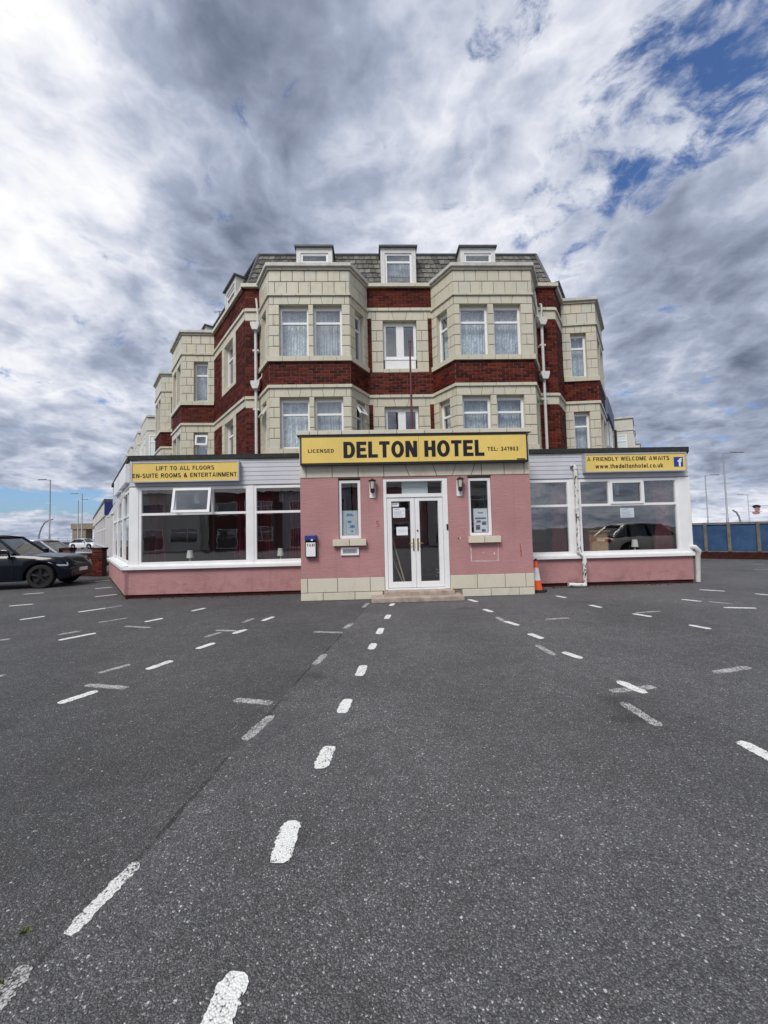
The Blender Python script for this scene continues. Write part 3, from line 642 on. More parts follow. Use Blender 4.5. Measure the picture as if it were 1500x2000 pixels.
ZF = [dict(sill0=6.31, sill=6.45, top=7.96, led0=8.205, led1=8.26, tr=7.47), dict(sill0=3.71, sill=3.84, top=5.30, led0=5.555, led1=5.64, tr=4.83)]
tan30 = lambda F, G_: math.tan(abs(math.acos(max(-1, min(1, F.u[0] * G_.u[0] + F.u[1] * G_.u[1])))) / 2)
def bay(pts, ops, parapet=True, opensash=(), sill_joint=.36):
    Fs = [Face(pts[i], pts[i + 1]) for i in range(3)]
    km = [0, tan30(Fs[0], Fs[1]), tan30(Fs[1], Fs[2]), 0]
    for i, F in enumerate(Fs):
        k0, k1 = km[i], km[i + 1]; L = F.L
        for fi, Z in enumerate(ZF):
            o = ops[i]
            lintel(F, 0, L, Z['top'], Z['led0'], o)
            strip(F, 0, L, Z['led0'], Z['led1'], .055, k0, k1, .40)
            strip(F, 0, L, Z['sill0'], Z['sill'], .065, k0, k1, .37)
            edges = [0] + [q for w in o for q in w] + [L]
            for a, e in zip(edges[::2], edges[1::2]): tiles(F, a, e, zrows(Z['sill'], Z['top'], .30))
            for wi, (a, e) in enumerate(o):
                op = next((s_[3] for s_ in opensash if s_[:3] == (fi, i, wi)), None)
                window(F, a, e, Z['sill'] + .01, Z['top'] - .06, -.11, transom=Z['tr'], curtain='lace', open_sash=(0, op) if op else None)
                wall.box(F, a, e, -.16, -.10, Z['top'] - .06, Z['top'], 2)
        bricks(F, 0, L, 5.64, 6.31)
        bricks(F, 0, L, 3.45, 3.71)
        if parapet:
            tiles(F, 0, L, [8.26, 8.62, 8.955], .335)
            strip(F, 0, L, 8.955, 9.02, .05, k0, k1, .36)
    b = MB(); n_ = 4; off = []
    for i, p in enumerate(pts):                            # lead coping following the bay
        if i in (0, 3):
            F = Fs[0] if i == 0 else Fs[2]; off.append((p[0] + F.n[0] * .11, p[1] + F.n[1] * .11))
        else:
            A, B = Fs[i - 1], Fs[i]; sx, sy = A.n[0] + B.n[0], A.n[1] + B.n[1]; l = hypot(sx, sy); c = l / 2
            off.append((p[0] + sx / l * .11 / c, p[1] + sy / l * .11 / c))
    b.prism(off, 9.022, 9.13)
    b.build('coping', 'coping_lead', hotel, bevel=.012)
    return Fs

def front_bay(c): return [(c - 1.132 - .492, 11.65), (c - 1.132, 10.80), (c + 1.132, 10.80), (c + 1.132 + .492, 11.65)]
LBAY = front_bay(-1.627); RBAY = front_bay(3.615)
cant_op = [(.27, .75)]; cant_op2 = [(.23, .71)]
bay(LBAY, [cant_op2, [(.283, 1.103), (1.238, 2.045)], cant_op], opensash=[(1, 2, 0, .55), (1, 0, 0, .55)])
bay(RBAY, [cant_op2, [(.165, .975), (1.14, 1.94)], cant_op])
# bays on the two long sides of the block
bay([onL(6.55), onL(5.95, .967), onL(4.08, .967), onL(3.45)], [[(.3, .8)], [(.2, .86), (1.0, 1.66)], [(.42, .93)]], opensash=[(1, 2, 0, .12)])
bay([onL(11.15), onL(10.55, .967), onL(8.68, .967), onL(8.05)], [[(.3, .8)], [(.2, .86), (1.0, 1.66)], [(.42, .93)]])
bay([onR(1.11), onR(1.66, .95), onR(3.95, .95), onR(4.5)], [[(.27, .78)], [(.25, 1.05), (1.25, 2.05)], [(.3, .8)]])

# flat wall between the bays and at the corners
def flat(F, u0, u1, top=True, surround=None, win=None):
    if top: bricks(F, u0, u1, 8.33, 8.978)
    strip(F, u0, u1, 8.24, 8.33, .055); strip(F, u0, u1, 5.54, 5.625, .055)
    for (zl, zt, zs, zb) in ((7.956, 8.24, 6.32, 5.625), (5.27, 5.54, 3.71, 3.45)):
        if surround:
            s0, s1 = surround; a, e = win
            tiles(F, u0, s0, [zl + .05, zt], .5); tiles(F, s1, u1, [zl + .05, zt], .5)
            bricks(F, u0, s0, zs, zl + .05); bricks(F, s1, u1, zs, zl + .05)
            lintel(F, s0, s1, zl, zt, [(a, e)])
            tiles(F, s0, a, zrows(zs, zl, .30), .6); tiles(F, e, s1, zrows(zs, zl, .30), .6)
            tiles(F, a, e, [zs, zs + .125], .33)
            bricks(F, u0, u1, zb, zs)
        else:
            tiles(F, u0, u1, [zl, zt], .5); bricks(F, u0, u1, zb, zl)
FW = Face((-3.69, 11.65), (5.84, 11.65)); X0 = 3.69
flat(FW, -.003 + X0, 1.991 + X0, surround=(.13 + X0, 1.862 + X0), win=(.475 + X0, 1.512 + X0))
for (zl, zs, pan) in ((7.956, 6.445, True), (5.27, 3.84, True)):   # plain casements over a white panel
    a, e = .475 + X0, 1.512 + X0
    zb = 6.78 if zs > 5 else 4.15
    window(FW, a + .01, e - .01, zb, zl - .05, -.11, bars_u=((a + e) / 2 + .01,), barw=.115, fr=.08)
    b = MB(); b.box(FW, a + .04, e - .04, -.16, -.085, zs, zb - .004); b.box(FW, a + .02, e - .02, -.16, -.07, zb - .03, zb - .002); b.build('infill_panel', 'upvc', hotel)
    wall.box(FW, a, e, -.16, -.10, zl - .05, zl, 2)
flat(FW, 0, -3.251 + X0); flat(FW, 5.239 + X0, 5.84 + X0)
FL = Face(onL(30), CL); UL = lambda t: FL.L - t            # left flank: t metres back from the corner
flat(FL, UL(3.45), UL(0), surround=(UL(2.42), UL(.88)), win=(UL(2.12), UL(1.17)))
for Z in ZF: window(FL, UL(2.12), UL(1.17), Z['sill'] + .01, Z['top'] - .01, -.12, transom=Z['tr'], curtain='lace')
flat(FL, UL(8.05), UL(6.55), surround=(UL(8.0), UL(6.6)), win=(UL(7.75), UL(6.85))); flat(FL, UL(12.6), UL(11.15))
FR = Face(CR, onR(30))
flat(FR, 0, 1.11); flat(FR, 4.5, 13.2)
b = MB()
for F, a, e in ((FW, -.11, -3.251 + X0), (FW, -.003 + X0, 1.991 + X0), (FW, 5.239 + X0, 5.84 + X0 + .11), (FL, UL(3.45), UL(0)), (FL, UL(8.05), UL(6.55)), (FL, UL(12.6), UL(11.15)), (FR, 0, 1.11), (FR, 4.5, 13.2)):
    n = max(1, round((e - a) / .45))
    for i in range(n):
        s0, s1 = a + (e - a) * i / n, a + (e - a) * (i + 1) / n
        reg_plan('terracotta_block', F, [(s0 + .004, -.2), (s1 - .004, -.2), (s1 - .004, .10), (s0 + .004, .10)], 8.98, 9.09)
wall.build('wall', ['brick_mortar', 'tile_mortar', 'terracotta_shaded'], hotel)
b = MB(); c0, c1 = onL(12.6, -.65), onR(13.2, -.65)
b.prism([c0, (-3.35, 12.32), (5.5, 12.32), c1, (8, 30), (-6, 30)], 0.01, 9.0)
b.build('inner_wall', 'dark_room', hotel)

# mansard roof
rt = MB(); EZ, TZ, RUN = 9.05, 10.40, .47
def inset(d): return [onL(12.6, -d), (CL[0] + d * .515, CL[1] + d), (CR[0] - d * .515, CR[1] + d), onR(13.2, -d)]
lo, hi = inset(.06), inset(.06 + RUN)
for i in range(3): rt.add([(*lo[i], EZ), (*lo[i + 1], EZ), (*hi[i + 1], TZ), (*hi[i], TZ)], [(0, 1, 2, 3)])
rt.add([(*p, TZ) for p in hi] + [(8, 30, TZ + .2), (-6, 30, TZ + .2)], [(0, 1, 2, 3, 4, 5)])
roof = rt.build('roof', 'slate_gap', hotel)
b = MB()
for i in range(3): b.tube([(*hi[i], TZ + .02), (*hi[i + 1], TZ + .02)], .055, 8)
b.tube([(*lo[1], EZ), (*hi[1], TZ + .02)], .05, 8); b.tube([(*lo[2], EZ), (*hi[2], TZ + .02)], .05, 8)
b.build('ridge_capping', 'lead_dark', roof)
def slates(i, rows=7, w=.18):
    A0, B0, A1, B1 = Vector((*lo[i], EZ)), Vector((*lo[i + 1], EZ)), Vector((*hi[i], TZ)), Vector((*hi[i + 1], TZ))
    nrm = (B0 - A0).cross(A1 - A0).normalized()
    for r in range(rows):
        t0, t1 = r / rows, min(1, (r + 1.12) / rows)
        pa, pb, qa, qb = A0.lerp(A1, t0), B0.lerp(B1, t0), A0.lerp(A1, t1), B0.lerp(B1, t1)
        L = (pb - pa).length; n = int(L / w)
        for c in range(-1, n + 2):
            s0 = (c + (.5 if r % 2 else 0)) * w; s1 = s0 + w
            a0, a1 = max(0, s0 + .007), min(L, s1 - .007)
            if a1 - a0 < .04: continue
            f0, f1 = a0 / L, a1 / L; jig = random.uniform(-.012, .012)
            h0, h1 = .030 + random.uniform(0, .008), .008
            dn = (A0 - A1).normalized() * jig
            v0 = pa.lerp(pb, f0) + nrm * h0 + dn; v1 = pa.lerp(pb, f1) + nrm * h0 + dn; v2 = qa.lerp(qb, f1) + nrm * h1; v3 = qa.lerp(qb, f0) + nrm * h1
            vs = [tuple(v) for v in (v0, v1, v2, v3)] + [tuple(v - nrm * .016) for v in (v0, v1, v2, v3)]
            cc = (v0 + v2) / 2; to = Vector(EYE) - cc
            REG['slate'].append((max(0, nrm.dot(to)) / to.length ** 3 * (a1 - a0), 'v', None, (vs, [(0, 1, 2, 3), (1, 0, 4, 5), (2, 1, 5, 6), (0, 3, 7, 4)])))
for i in range(3): slates(i)

# emit registered pieces: the 300 that show largest are parts, the rest one part each
unit = MB(); c = .5
unit.v = [(-.5, 1, -.5), (.5, 1, -.5), (.5, 1, .5), (-.5, 1, .5), (-.5, .3, -.5), (.5, .3, -.5), (.5, .3, .5), (-.5, .3, .5), (-.485, 0, -.455), (.485, 0, -.455), (.485, 0, .455), (-.485, 0, .455)]
unit.f = [[8, 9, 10, 11]] + [[4 + i, 4 + (i + 1) % 4, 8 + (i + 1) % 4, 8 + i] for i in range(4)] + [[i, (i + 1) % 4, 4 + (i + 1) % 4, 4 + i] for i in range(4)]
def unit_mesh(name, m):
    me = bpy.data.meshes.new(name); me.from_pydata(unit.v, [], unit.f); me.materials.append(M[m]); return me
for kind, mt, parent, stuff in (('brick', 'brick', hotel, 'brick_courses'), ('terracotta_block', 'terracotta_shaded', hotel, 'terracotta_courses'), ('slate', 'slate', roof, 'slate_courses')):
    L_ = sorted(REG[kind], key=lambda r: -r[0]); um = unit_mesh(kind, mt); rest = MB()
    for i, (sc_, ty, F, d) in enumerate(L_):
        if ty == 'r':
            u0, u1, d0, d1, z0, z1 = d
            if i < 300:
                o = bpy.data.objects.new(kind, um); COL.objects.link(o); child(o, parent)
                o.location = F.P((u0 + u1) / 2, d1, (z0 + z1) / 2); o.rotation_euler = (0, 0, atan2(F.u[1], F.u[0])); o.scale = (u1 - u0, d1 - d0, z1 - z0)
            else: rest.box(F, u0, u1, d0, d1, z0, z1)
            continue
        b = MB() if i < 300 else rest
        if ty == 'p': b.poly(F, *d)
        elif ty == 'v': b.add(*d)
        else:
            plan, z0, z1 = d; pl = [F.P(u, dd, 0)[:2] for u, dd in plan][::-1]; b.prism(pl, z0, z1)
        if i < 300: b.build(kind, mt, parent)
    if rest.v: tag(rest.build(stuff, mt, parent), kind='stuff')

# dormers
def dormer(F, u0, u1, z0, z1, depth, tr, d=0.0):
    b = MB(); t = .13
    b.box(F, u0, u0 + t, -depth, d, z0, z1); b.box(F, u1 - t, u1, -depth, d, z0, z1); b.box(F, u0 + t, u1 - t, -depth, d - .002, z1 - .16, z1)
    dm = b.build('dormer', 'old_white', hotel)
    r = MB(); r.box(F, u0 - .05, u1 + .05, -depth, d + .07, z1 + .001, z1 + .055); r.build('dormer_roof', 'lead_dark', dm)
    w = MB(); a, e = u0 + t, u1 - t; zb, zt = z0, z1 - .16; f = .06
    w.box(F, a, a + f, d - .09, d - .03, zb, zt); w.box(F, e - f, e, d - .09, d - .03, zb, zt); w.box(F, a + f, e - f, d - .09, d - .031, zt - f, zt); w.box(F, a + f, e - f, d - .09, d - .031, zb, zb + f)
    if tr: w.box(F, a + f, e - f, d - .09, d - .032, tr - .03, tr + .03)
    w.build('window_frame', 'upvc', dm)
    p_ = MB(); p_.box(F, a + f - .004, e - f + .004, d - .07, d - .064, zb + f, zt - f); p_.build('pane', 'glass', dm)
    c = MB(); n = 40
    for j in range(2):
        for i in range(n + 1): c.v.append(F.P(a + .03 + (e - a - .06) * i / n, d - .2 + .014 * sin(i * 1.3), zt - .02 if j == 0 else zb + .02))
    for i in range(n): c.f.append([n + 1 + i, n + 2 + i, i + 1, i]); c.m.append(0)
    c.build('curtain', 'lace', dm, smooth=True)
    k = MB(); k.box(F, a, e, -depth, -depth + .05, z0, z1 - .16); k.build('lining', 'dark_room', dm)
dormer(FW, .46 + X0, 1.55 + X0, 9.10, 10.27, 1.2, 9.83)
dormer(FW, -2.13 + X0, -1.03 + X0, 9.10, 10.27, 1.2, 9.83)
dormer(FW, 2.94 + X0, 4.04 + X0, 9.10, 10.27, 1.2, 9.83)
dormer(FL, UL(2.5), UL(1.3), 9.10, 10.15, 1.2, 9.8, -.12)
dormer(FL, UL(6.4), UL(5.2), 9.10, 10.15, 1.2, 9.8, -.12)
dormer(FR, 1.4, 2.5, 9.10, 9.9, 1.2, 9.6, -.1)

# downpipes with hopper heads
def downpipe(x, hops, top, slack=0.0):
    b = MB(); y = 11.50; zb = 3.52
    b.tube([(x, y, hops[0]), (x + slack * .5, y, (hops[0] + zb) / 2), (x + slack, y, zb)], .042, 12)
    dp = b.build('downpipe', 'old_white', hotel, smooth=True)
    for i, h in enumerate(hops):
        k = MB(); xx = x + slack * (hops[0] - h) / (hops[0] - zb) 
        k.add([(xx + sx * w, y + .08 + sy, z) for z, w in ((h - .13, .075), (h, .125), (h + .10, .13)) for sx, sy in ((-1, -.2), (1, -.2), (1, .05), (-1, .05))],
              [(0, 3, 2, 1), (8, 9, 10, 11)] + [(r * 4 + j, r * 4 + (j + 1) % 4, r * 4 + 4 + (j + 1) % 4, r * 4 + 4 + j) for r in range(2) for j in range(4)])
        k.build('hopper_head', 'old_white', dp)
        c_ = MB(); c_.wbox(xx - .09, xx + .09, y - .02, 11.64, h - .75, h - .70); c_.build('pipe_clip', 'old_white', dp)
    for pts in top: s = MB(); s.tube(pts, .028, 8); s.build('waste_pipe', 'old_white', dp, smooth=True)
downpipe(-3.335, [7.70, 5.92], [[(-3.28, 11.5, 7.75), (-3.27, 11.5, 8.1), (-3.33, 11.55, 8.6)], [(-3.1, 11.45, 6.4), (-3.14, 11.45, 6.15), (-3.32, 11.5, 6.0)]])
downpipe(5.345, [7.80, 6.12], [[(5.33, 11.5, 7.85), (5.36, 11.5, 8.15), (5.36, 11.5, 8.36), (5.33, 11.56, 8.40)], [(5.27, 11.5, 7.88), (5.22, 11.5, 8.15), (5.17, 11.5, 8.75)], [(5.17, 11.5, 8.0), (5.27, 11.5, 7.95)]], .0)

# ------------------------------------------------------------------ porch
PF = Face((-1.575, 8.75), (3.63, 8.75)); PX = 1.575
PB = MB()                                                   # 0 render, 1 tile joint, 2 cream
ops = [(-.73, -.23, 1.345, 2.70), (.275, 1.735, .19, 2.68), (2.20, 2.735, 1.345, 2.70)]
def pbox(x0, x1, z0, z1, m=0, d0=-.2, d1=0): PB.box(PF, x0 + PX, x1 + PX, d0, d1, z0, z1, m)
pbox(-1.575, ops[0][0], .49, 2.72); pbox(ops[0][1], ops[1][0], .49, 2.72); pbox(ops[1][1], ops[2][0], .49, 2.72); pbox(ops[2][1], 3.63, .49, 2.72)
for o in (ops[0], ops[2]): pbox(o[0], o[1], .49, o[2]); pbox(o[0], o[1], o[3], 2.72, 0, -.2, -.03)
pbox(ops[1][0], ops[1][1], ops[1][3], 2.72, 0, -.2, -.01)
PB.wbox(-1.575, -1.375, 8.95, 9.9, .49, 2.72); PB.wbox(3.43, 3.63, 8.95, 9.9, .49, 2.72)
PB.build('rendered_wall', ['pink_render'], hotel)
pw = MB()
pw.box(PF, .012, ops[1][0] + PX, -.2, -.004, 0, .49); pw.box(PF, ops[1][1] + PX, 5.193, -.2, -.004, 0, .49); pw.box(PF, .012, 5.193, -.2, -.004, 2.72, 3.69)
pw.wbox(-1.565, -1.4, 8.95, 9.9, 0, .49); pw.wbox(3.45, 3.62, 8.95, 9.9, 0, .49); pw.wbox(-1.565, -1.4, 8.95, 9.9, 2.72, 3.69); pw.wbox(3.45, 3.62, 8.95, 9.9, 2.72, 3.69)
pw.build('porch_backing', 'tile_mortar', hotel)
pr = MB(); pr.wbox(-1.4, 3.45, 8.96, 11.6, 3.55, 3.66); pr.build('porch_roof', 'felt', hotel)
fl = MB(); fl.wbox(-1.38, 3.43, 8.8, 11.6, .02, .185); fl.build('porch_floor', 'carpet', hotel)
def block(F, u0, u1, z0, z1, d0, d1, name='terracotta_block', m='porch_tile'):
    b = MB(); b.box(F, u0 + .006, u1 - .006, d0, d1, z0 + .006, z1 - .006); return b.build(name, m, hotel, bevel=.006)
def course(F, cuts, z0, z1, d0=-.05, d1=.012, name='plinth_block'):
    for a, e in zip(cuts, cuts[1:]): block(F, a, e, z0, z1, d0, d1 + random.uniform(-.002, .002), name)
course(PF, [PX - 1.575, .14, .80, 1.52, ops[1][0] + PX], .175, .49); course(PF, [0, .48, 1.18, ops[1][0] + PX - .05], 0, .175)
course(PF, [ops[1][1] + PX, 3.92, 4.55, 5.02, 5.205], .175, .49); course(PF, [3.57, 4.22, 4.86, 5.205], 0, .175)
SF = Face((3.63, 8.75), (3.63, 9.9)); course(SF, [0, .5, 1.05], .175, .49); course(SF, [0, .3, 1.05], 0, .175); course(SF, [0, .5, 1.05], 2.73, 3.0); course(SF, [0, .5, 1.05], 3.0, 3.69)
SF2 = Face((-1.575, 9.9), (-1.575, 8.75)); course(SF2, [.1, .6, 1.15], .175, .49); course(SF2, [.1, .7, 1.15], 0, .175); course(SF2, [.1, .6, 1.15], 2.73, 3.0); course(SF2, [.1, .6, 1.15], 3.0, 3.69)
# tile course over the pink wall, with splayed blocks over the door
zt0, zt1 = 2.725, 3.06
cuts = [(0, 0), (.14, .14), (.72, .72), (1.30, 1.30), (1.88, 1.88), (2.33, 2.46), (2.96, 3.08), (3.55, 3.43), (4.0, 3.88), (4.08, 4.08), (4.16, 4.16), (4.62, 4.62), (5.08, 5.08), (5.205, 5.205)]
cuts = cuts[:8] + [(3.98, 3.86)] + [(4.10, 4.10)] + cuts[11:]
for (t0, b0), (t1, b1) in zip(cuts, cuts[1:]):
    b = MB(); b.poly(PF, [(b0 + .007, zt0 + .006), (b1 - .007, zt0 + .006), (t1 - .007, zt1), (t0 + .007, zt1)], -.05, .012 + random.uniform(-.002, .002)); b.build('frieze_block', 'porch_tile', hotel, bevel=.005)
cc = [-.07, .23, .42, .95, 1.57, 2.19, 2.82, 3.46, 4.08, 4.70, 5.275]
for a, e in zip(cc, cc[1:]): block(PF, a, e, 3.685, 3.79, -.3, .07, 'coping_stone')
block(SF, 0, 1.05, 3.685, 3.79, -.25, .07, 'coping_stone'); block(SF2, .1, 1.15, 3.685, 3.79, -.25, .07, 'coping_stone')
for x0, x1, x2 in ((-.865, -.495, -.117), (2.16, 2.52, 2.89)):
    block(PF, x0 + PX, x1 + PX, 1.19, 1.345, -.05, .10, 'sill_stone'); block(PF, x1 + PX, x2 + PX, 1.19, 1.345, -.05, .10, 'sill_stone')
window(PF, -.725 + PX, -.235 + PX, 1.35, 2.665, -.05, fr=.06); window(PF, 2.205 + PX, 2.73 + PX, 1.35, 2.665, -.05, fr=.06)
# double doors
b = MB(); d0, d1 = ops[1][0] + PX + .005, ops[1][1] + PX - .005; zt = 2.665
b.box(PF, d0, d0 + .07, -.14, .01, .195, zt); b.box(PF, d1 - .115, d1, -.14, .01, .195, zt); b.box(PF, d0 + .07, d1 - .115, -.14, .009, zt - .05, zt); b.box(PF, d0 + .07, d1 - .115, -.14, .012, 2.25, 2.33)
b.box(PF, d0 + .07, d1 - .115, -.14, .02, .19, .225)
frame = b.build('door_frame', 'upvc', hotel, bevel=.004)
p_ = MB(); p_.box(PF, d0 + .07, d1 - .115, -.09, -.084, 2.33, zt - .05); p_.build('pane', 'glass', frame)
s = MB(); a_, e_ = d0 + .43, d0 + 1.02
s.box(PF, a_, a_ + .03, -.16, -.11, 2.335, zt - .06); s.box(PF, e_ - .03, e_, -.16, -.11, 2.335, zt - .06); s.box(PF, a_ + .03, e_ - .03, -.16, -.11, zt - .09, zt - .06); s.box(PF, a_ + .03, e_ - .03, -.16, -.11, 2.335, 2.365)
s.box(PF, a_ + .03, e_ - .03, -.15, -.13, 2.365, zt - .09)
s.build('vent_panel', 'poster_pale', frame)
dm_ = (d0 + .07 + d1 - .115) / 2
for k_, (a, e) in enumerate(((d0 + .075, dm_ - .003), (dm_ + .003, d1 - .12))):
    b = MB(); st = .10; z0, z1 = .235, 2.245
    b.box(PF, a, a + st, -.1, -.005, z0, z1); b.box(PF, e - st, e, -.1, -.005, z0, z1); b.box(PF, a + st, e - st, -.1, -.006, z0, z0 + .125); b.box(PF, a + st, e - st, -.1, -.006, z1 - .08, z1)
    dr = b.build('door', 'upvc', hotel, bevel=.004)
    p_ = MB(); p_.box(PF, a + st - .004, e - st + .004, -.06, -.052, z0 + .12, z1 - .075); p_.build('pane', 'glass', dr)
    hx = e - .045 if k_ == 0 else a + .045; sg = -1 if k_ == 0 else 1
    h = MB(); h.box(PF, hx - .016, hx + .016, -.005, .008, 1.05, 1.33)
    P0 = PF.P(hx, .01, 1.22); P1 = PF.P(hx, .05, 1.22); P2 = PF.P(hx + sg * .11, .055, 1.215)
    h.tube([P0, P1, P2], .010, 8); h.build('handle', 'brass', dr)
    if k_ == 1:
        l_ = MB(); l_.tube([PF.P(hx, -.004, 1.50), PF.P(hx, .012, 1.50)], .018, 12); l_.build('lock', 'black_paint', dr)
b = MB(); b.box(PF, d1 - .045, d1 - .012, .011, .03, 1.50, 1.63); b.build('keypad', 'black_gloss', frame)
# steps
b = MB(); b.wbox(.25, 1.78, 8.50, 8.86, .095, .19); b.build('step', 'concrete_step', hotel, bevel=.012)
b = MB(); b.wbox(-.03, 1.93, 8.24, 8.735, 0, .10); b.build('step', 'concrete_step', hotel, bevel=.012)

# ------------------------------------------------------------------ sun lounges either side
LF = Face((-5.93, 9.8), (-1.575, 9.8)); LX = 5.93
LS = Face((-5.93 + DL[0] * 6.4, 9.8 + DL[1] * 6.4), (-5.93, 9.8)); LU = lambda t: 6.4 - t
RF = Face((3.63, 9.8), (8.21, 9.8)); RX = -3.63
RS = Face((8.21, 9.8), (8.21 + .588 * 9, 9.8 + .809 * 9))
def lounge_wall(F, u0, u1, w=0.0, e0=0.0, e1=0.0):
    b = MB(); b.box(F, u0 - e0, u1 + e1, -.22, w, .095, .70); b.build('rendered_wall', 'pink_render', hotel)
    b = MB(); b.box(F, u0 - e0, u1 + e1, -.22, w - .035, -.02, .098); b.build('plinth', 'plinth_brick', hotel)
    b = MB(); b.box(F, u0 - e0 * 1.5, u1 + e1, -.22, w + .075, .70, .775); b.box(F, u0, u1, -.22, .03, .776, .80); b.build('window_sill', 'upvc', hotel, bevel=.006)
    b = MB(); b.box(F, u0, u1, -.5, .06, 3.395, 3.505); b.build('roof_trim', 'felt', hotel)
    b = MB(); b.box(F, u0, u1, -.12, -.03, 2.72, 3.40); b.build('fascia_backing', 'cladding', hotel)
    n = 6
    for i in range(n):                                     # shiplap boards
        z0 = 2.745 + i * (3.393 - 2.745) / n; z1 = z0 + (3.393 - 2.745) / n - .004
        k = MB(); k.add([F.P(u, d, z) for u in (u0, u1) for d, z in ((-.05, z0), (.014, z0), (.016, z0 + .008), (.009, z1), (-.05, z1))],
                        [(4, 3, 2, 1, 0), (5, 6, 7, 8, 9)] + [(q, (q + 1) % 5, 5 + (q + 1) % 5, 5 + q) for q in range(5)])
        k.build('cladding_board', 'cladding', hotel)
lounge_wall(LF, 0, 4.355, .01, .11); lounge_wall(LS, 0, 6.4, .10); lounge_wall(RF, 0, 4.58); lounge_wall(RS, 0, 9)
def post(F, u0, u1, d1=.012): 
    b = MB(); b.box(F, u0, u1, -.14, d1, .80, 2.72); b.build('window_post', 'upvc', hotel)
post(LF, -.01, .205); post(LF, 2.885, 3.015); post(LS, 6.22, 6.4)
window(LF, .205, 2.885, .80, 2.715, 0, transom=2.05, upper_u=(-4.86 + LX, -3.935 + LX), open_sash=(1, .20), fr=.065)
window(LF, 3.015, 4.352, .80, 2.715, 0, transom=2.05, fr=.065)
for t in (.18, 2.18, 4.18):
    a, e = LU(t + 1.82), LU(t)
    window(LS, a, e, .80, 2.715, 0, transom=2.05, upper_u=((a + e) / 2 + .3, (a + e) / 2 - .3)[::-1], open_sash=(1, .42) if t < 3 else None, fr=.065)
    post(LS, a - .12, a)
post(RF, 1.455, 1.675); post(RF, 4.29, 4.60)
window(RF, .005, 1.455, .80, 2.715, 0, transom=2.05, fr=.065)
window(RF, 1.675, 4.29, .80, 2.715, 0, transom=2.05, upper_u=(6.12 + RX, 7.01 + RX), sash=(1,), fr=.065)
b = MB(); b.box(RS, .25, 9, -.14, -.01, .80, 2.72); b.build('side_panel', 'upvc', hotel)
b = MB(); b.box(RS, .3, 9, -.2, -.145, .80, 2.72); b.build('side_lining', 'room_wall', hotel)
post(RS, -.0, .25, 0)
# white box panels on the side fascia
for t0, t1 in ((.15, 2.3), (2.6, 4.2)):
    b = MB(); b.box(LS, LU(t1), LU(t0), .0, .10, 2.86, 3.33); b.build('fascia_panel', 'upvc', hotel, bevel=.008)
# roofs, floors and room linings
b = MB(); b.prism([onL(6.15, 2.85), (-5.87, 9.86), (-1.6, 9.86), (-1.6, 11.6), (-3.9, 11.6), onL(6.15, .02)], 3.40, 3.49)
b.prism([(3.65, 9.86), (8.19, 9.86), (8.19 + .588 * 8.9, 9.86 + .809 * 8.9), onR(8, .02), (5.9, 11.6), (3.65, 11.6)], 3.40, 3.49); b.build('flat_roof', 'felt', hotel)
b = MB(); b.prism([onL(6.0, 2.65), (-5.8, 9.95), (-1.6, 9.95), (-1.6, 12.3), (-3.35, 12.3), onL(6.0, -.6)], 2.73, 2.78)
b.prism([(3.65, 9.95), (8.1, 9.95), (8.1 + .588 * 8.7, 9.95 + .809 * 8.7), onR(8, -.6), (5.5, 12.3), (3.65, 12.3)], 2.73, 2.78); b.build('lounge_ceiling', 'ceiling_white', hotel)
b = MB(); b.prism([onL(6.0, 2.65), (-5.8, 9.95), (-1.6, 9.95), (-1.6, 12.3), (-3.35, 12.3), onL(6.0, -.6)], .06, .10)
b.prism([(3.65, 9.95), (8.1, 9.95), (8.1 + .588 * 8.7, 9.95 + .809 * 8.7), onR(8, -.6), (5.5, 12.3), (3.65, 12.3)], .06, .10); b.build('lounge_floor', 'carpet', hotel)
b = MB(); b.wbox(-3.4, -1.6, 12.2, 12.3, .1, 2.73); b.wbox(3.65, 5.5, 12.2, 12.3, .1, 2.73); b.wbox(-1.7, -1.58, 9.9, 12.3, .1, 2.73); b.wbox(3.6, 3.66, 10.0, 12.3, .1, 2.73)
b.prism([onR(6.0, -.6), onR(6.0, 2.9), onR(6.1, 2.9), onR(6.1, -.6)], .05, 3.4); b.prism([onL(6.15, 2.8), onL(6.05, 2.8), onL(6.05, -.6), onL(6.15, -.6)], .05, 3.4); b.build('lounge_wall', 'room_wall', hotel)
b = MB(); b.wbox(-1.4, 3.45, 11.4, 11.5, .19, 3.5); b.wbox(-1.4, .0, 10.4, 10.5, .19, 3.5); b.wbox(2.0, 3.45, 10.4, 10.5, .19, 3.5); b.build('hall_wall', 'room_wall', hotel)
b = MB(); b.wbox(-5.7, -1.62, 9.92, 10.3, .74, .80); b.wbox(3.67, 8.1, 9.92, 10.3, .74, .80); b.build('window_shelf', 'pale_wood', hotel)
def drape(u0, u1, F, z0=.84, z1=2.70, d=-.25, m='red_curtain'):
    c = MB(); n = 26; ph = random.uniform(0, 6); R = 10
    for j in range(R + 1):
        f_ = j / R; pinch = 1 - .35 * math.exp(-((f_ - .55) / .2) ** 2)
        for i in range(n + 1):
            u = u0 + (u1 - u0) * (.5 + (i / n - .5) * pinch); c.v.append(F.P(u, d + .035 * sin(i * 1.45 + ph + .3 * f_), z1 + (z0 - z1) * f_))
    for j in range(R):
        for i in range(n): p0 = j * (n + 1) + i; c.f.append([p0 + n + 1, p0 + n + 2, p0 + 1, p0]); c.m.append(0)
    c.build('curtain', m, hotel, smooth=True)
for a, e in ((-5.62, -5.18), (-3.5, -3.1), (-2.9, -2.5), (-2.15, -1.7)): drape(a + LX, e + LX, LF)
for a, e in ((4.66, 5.05), (5.32, 5.68), (7.40, 7.9)): drape(a + RX, e + RX, RF)
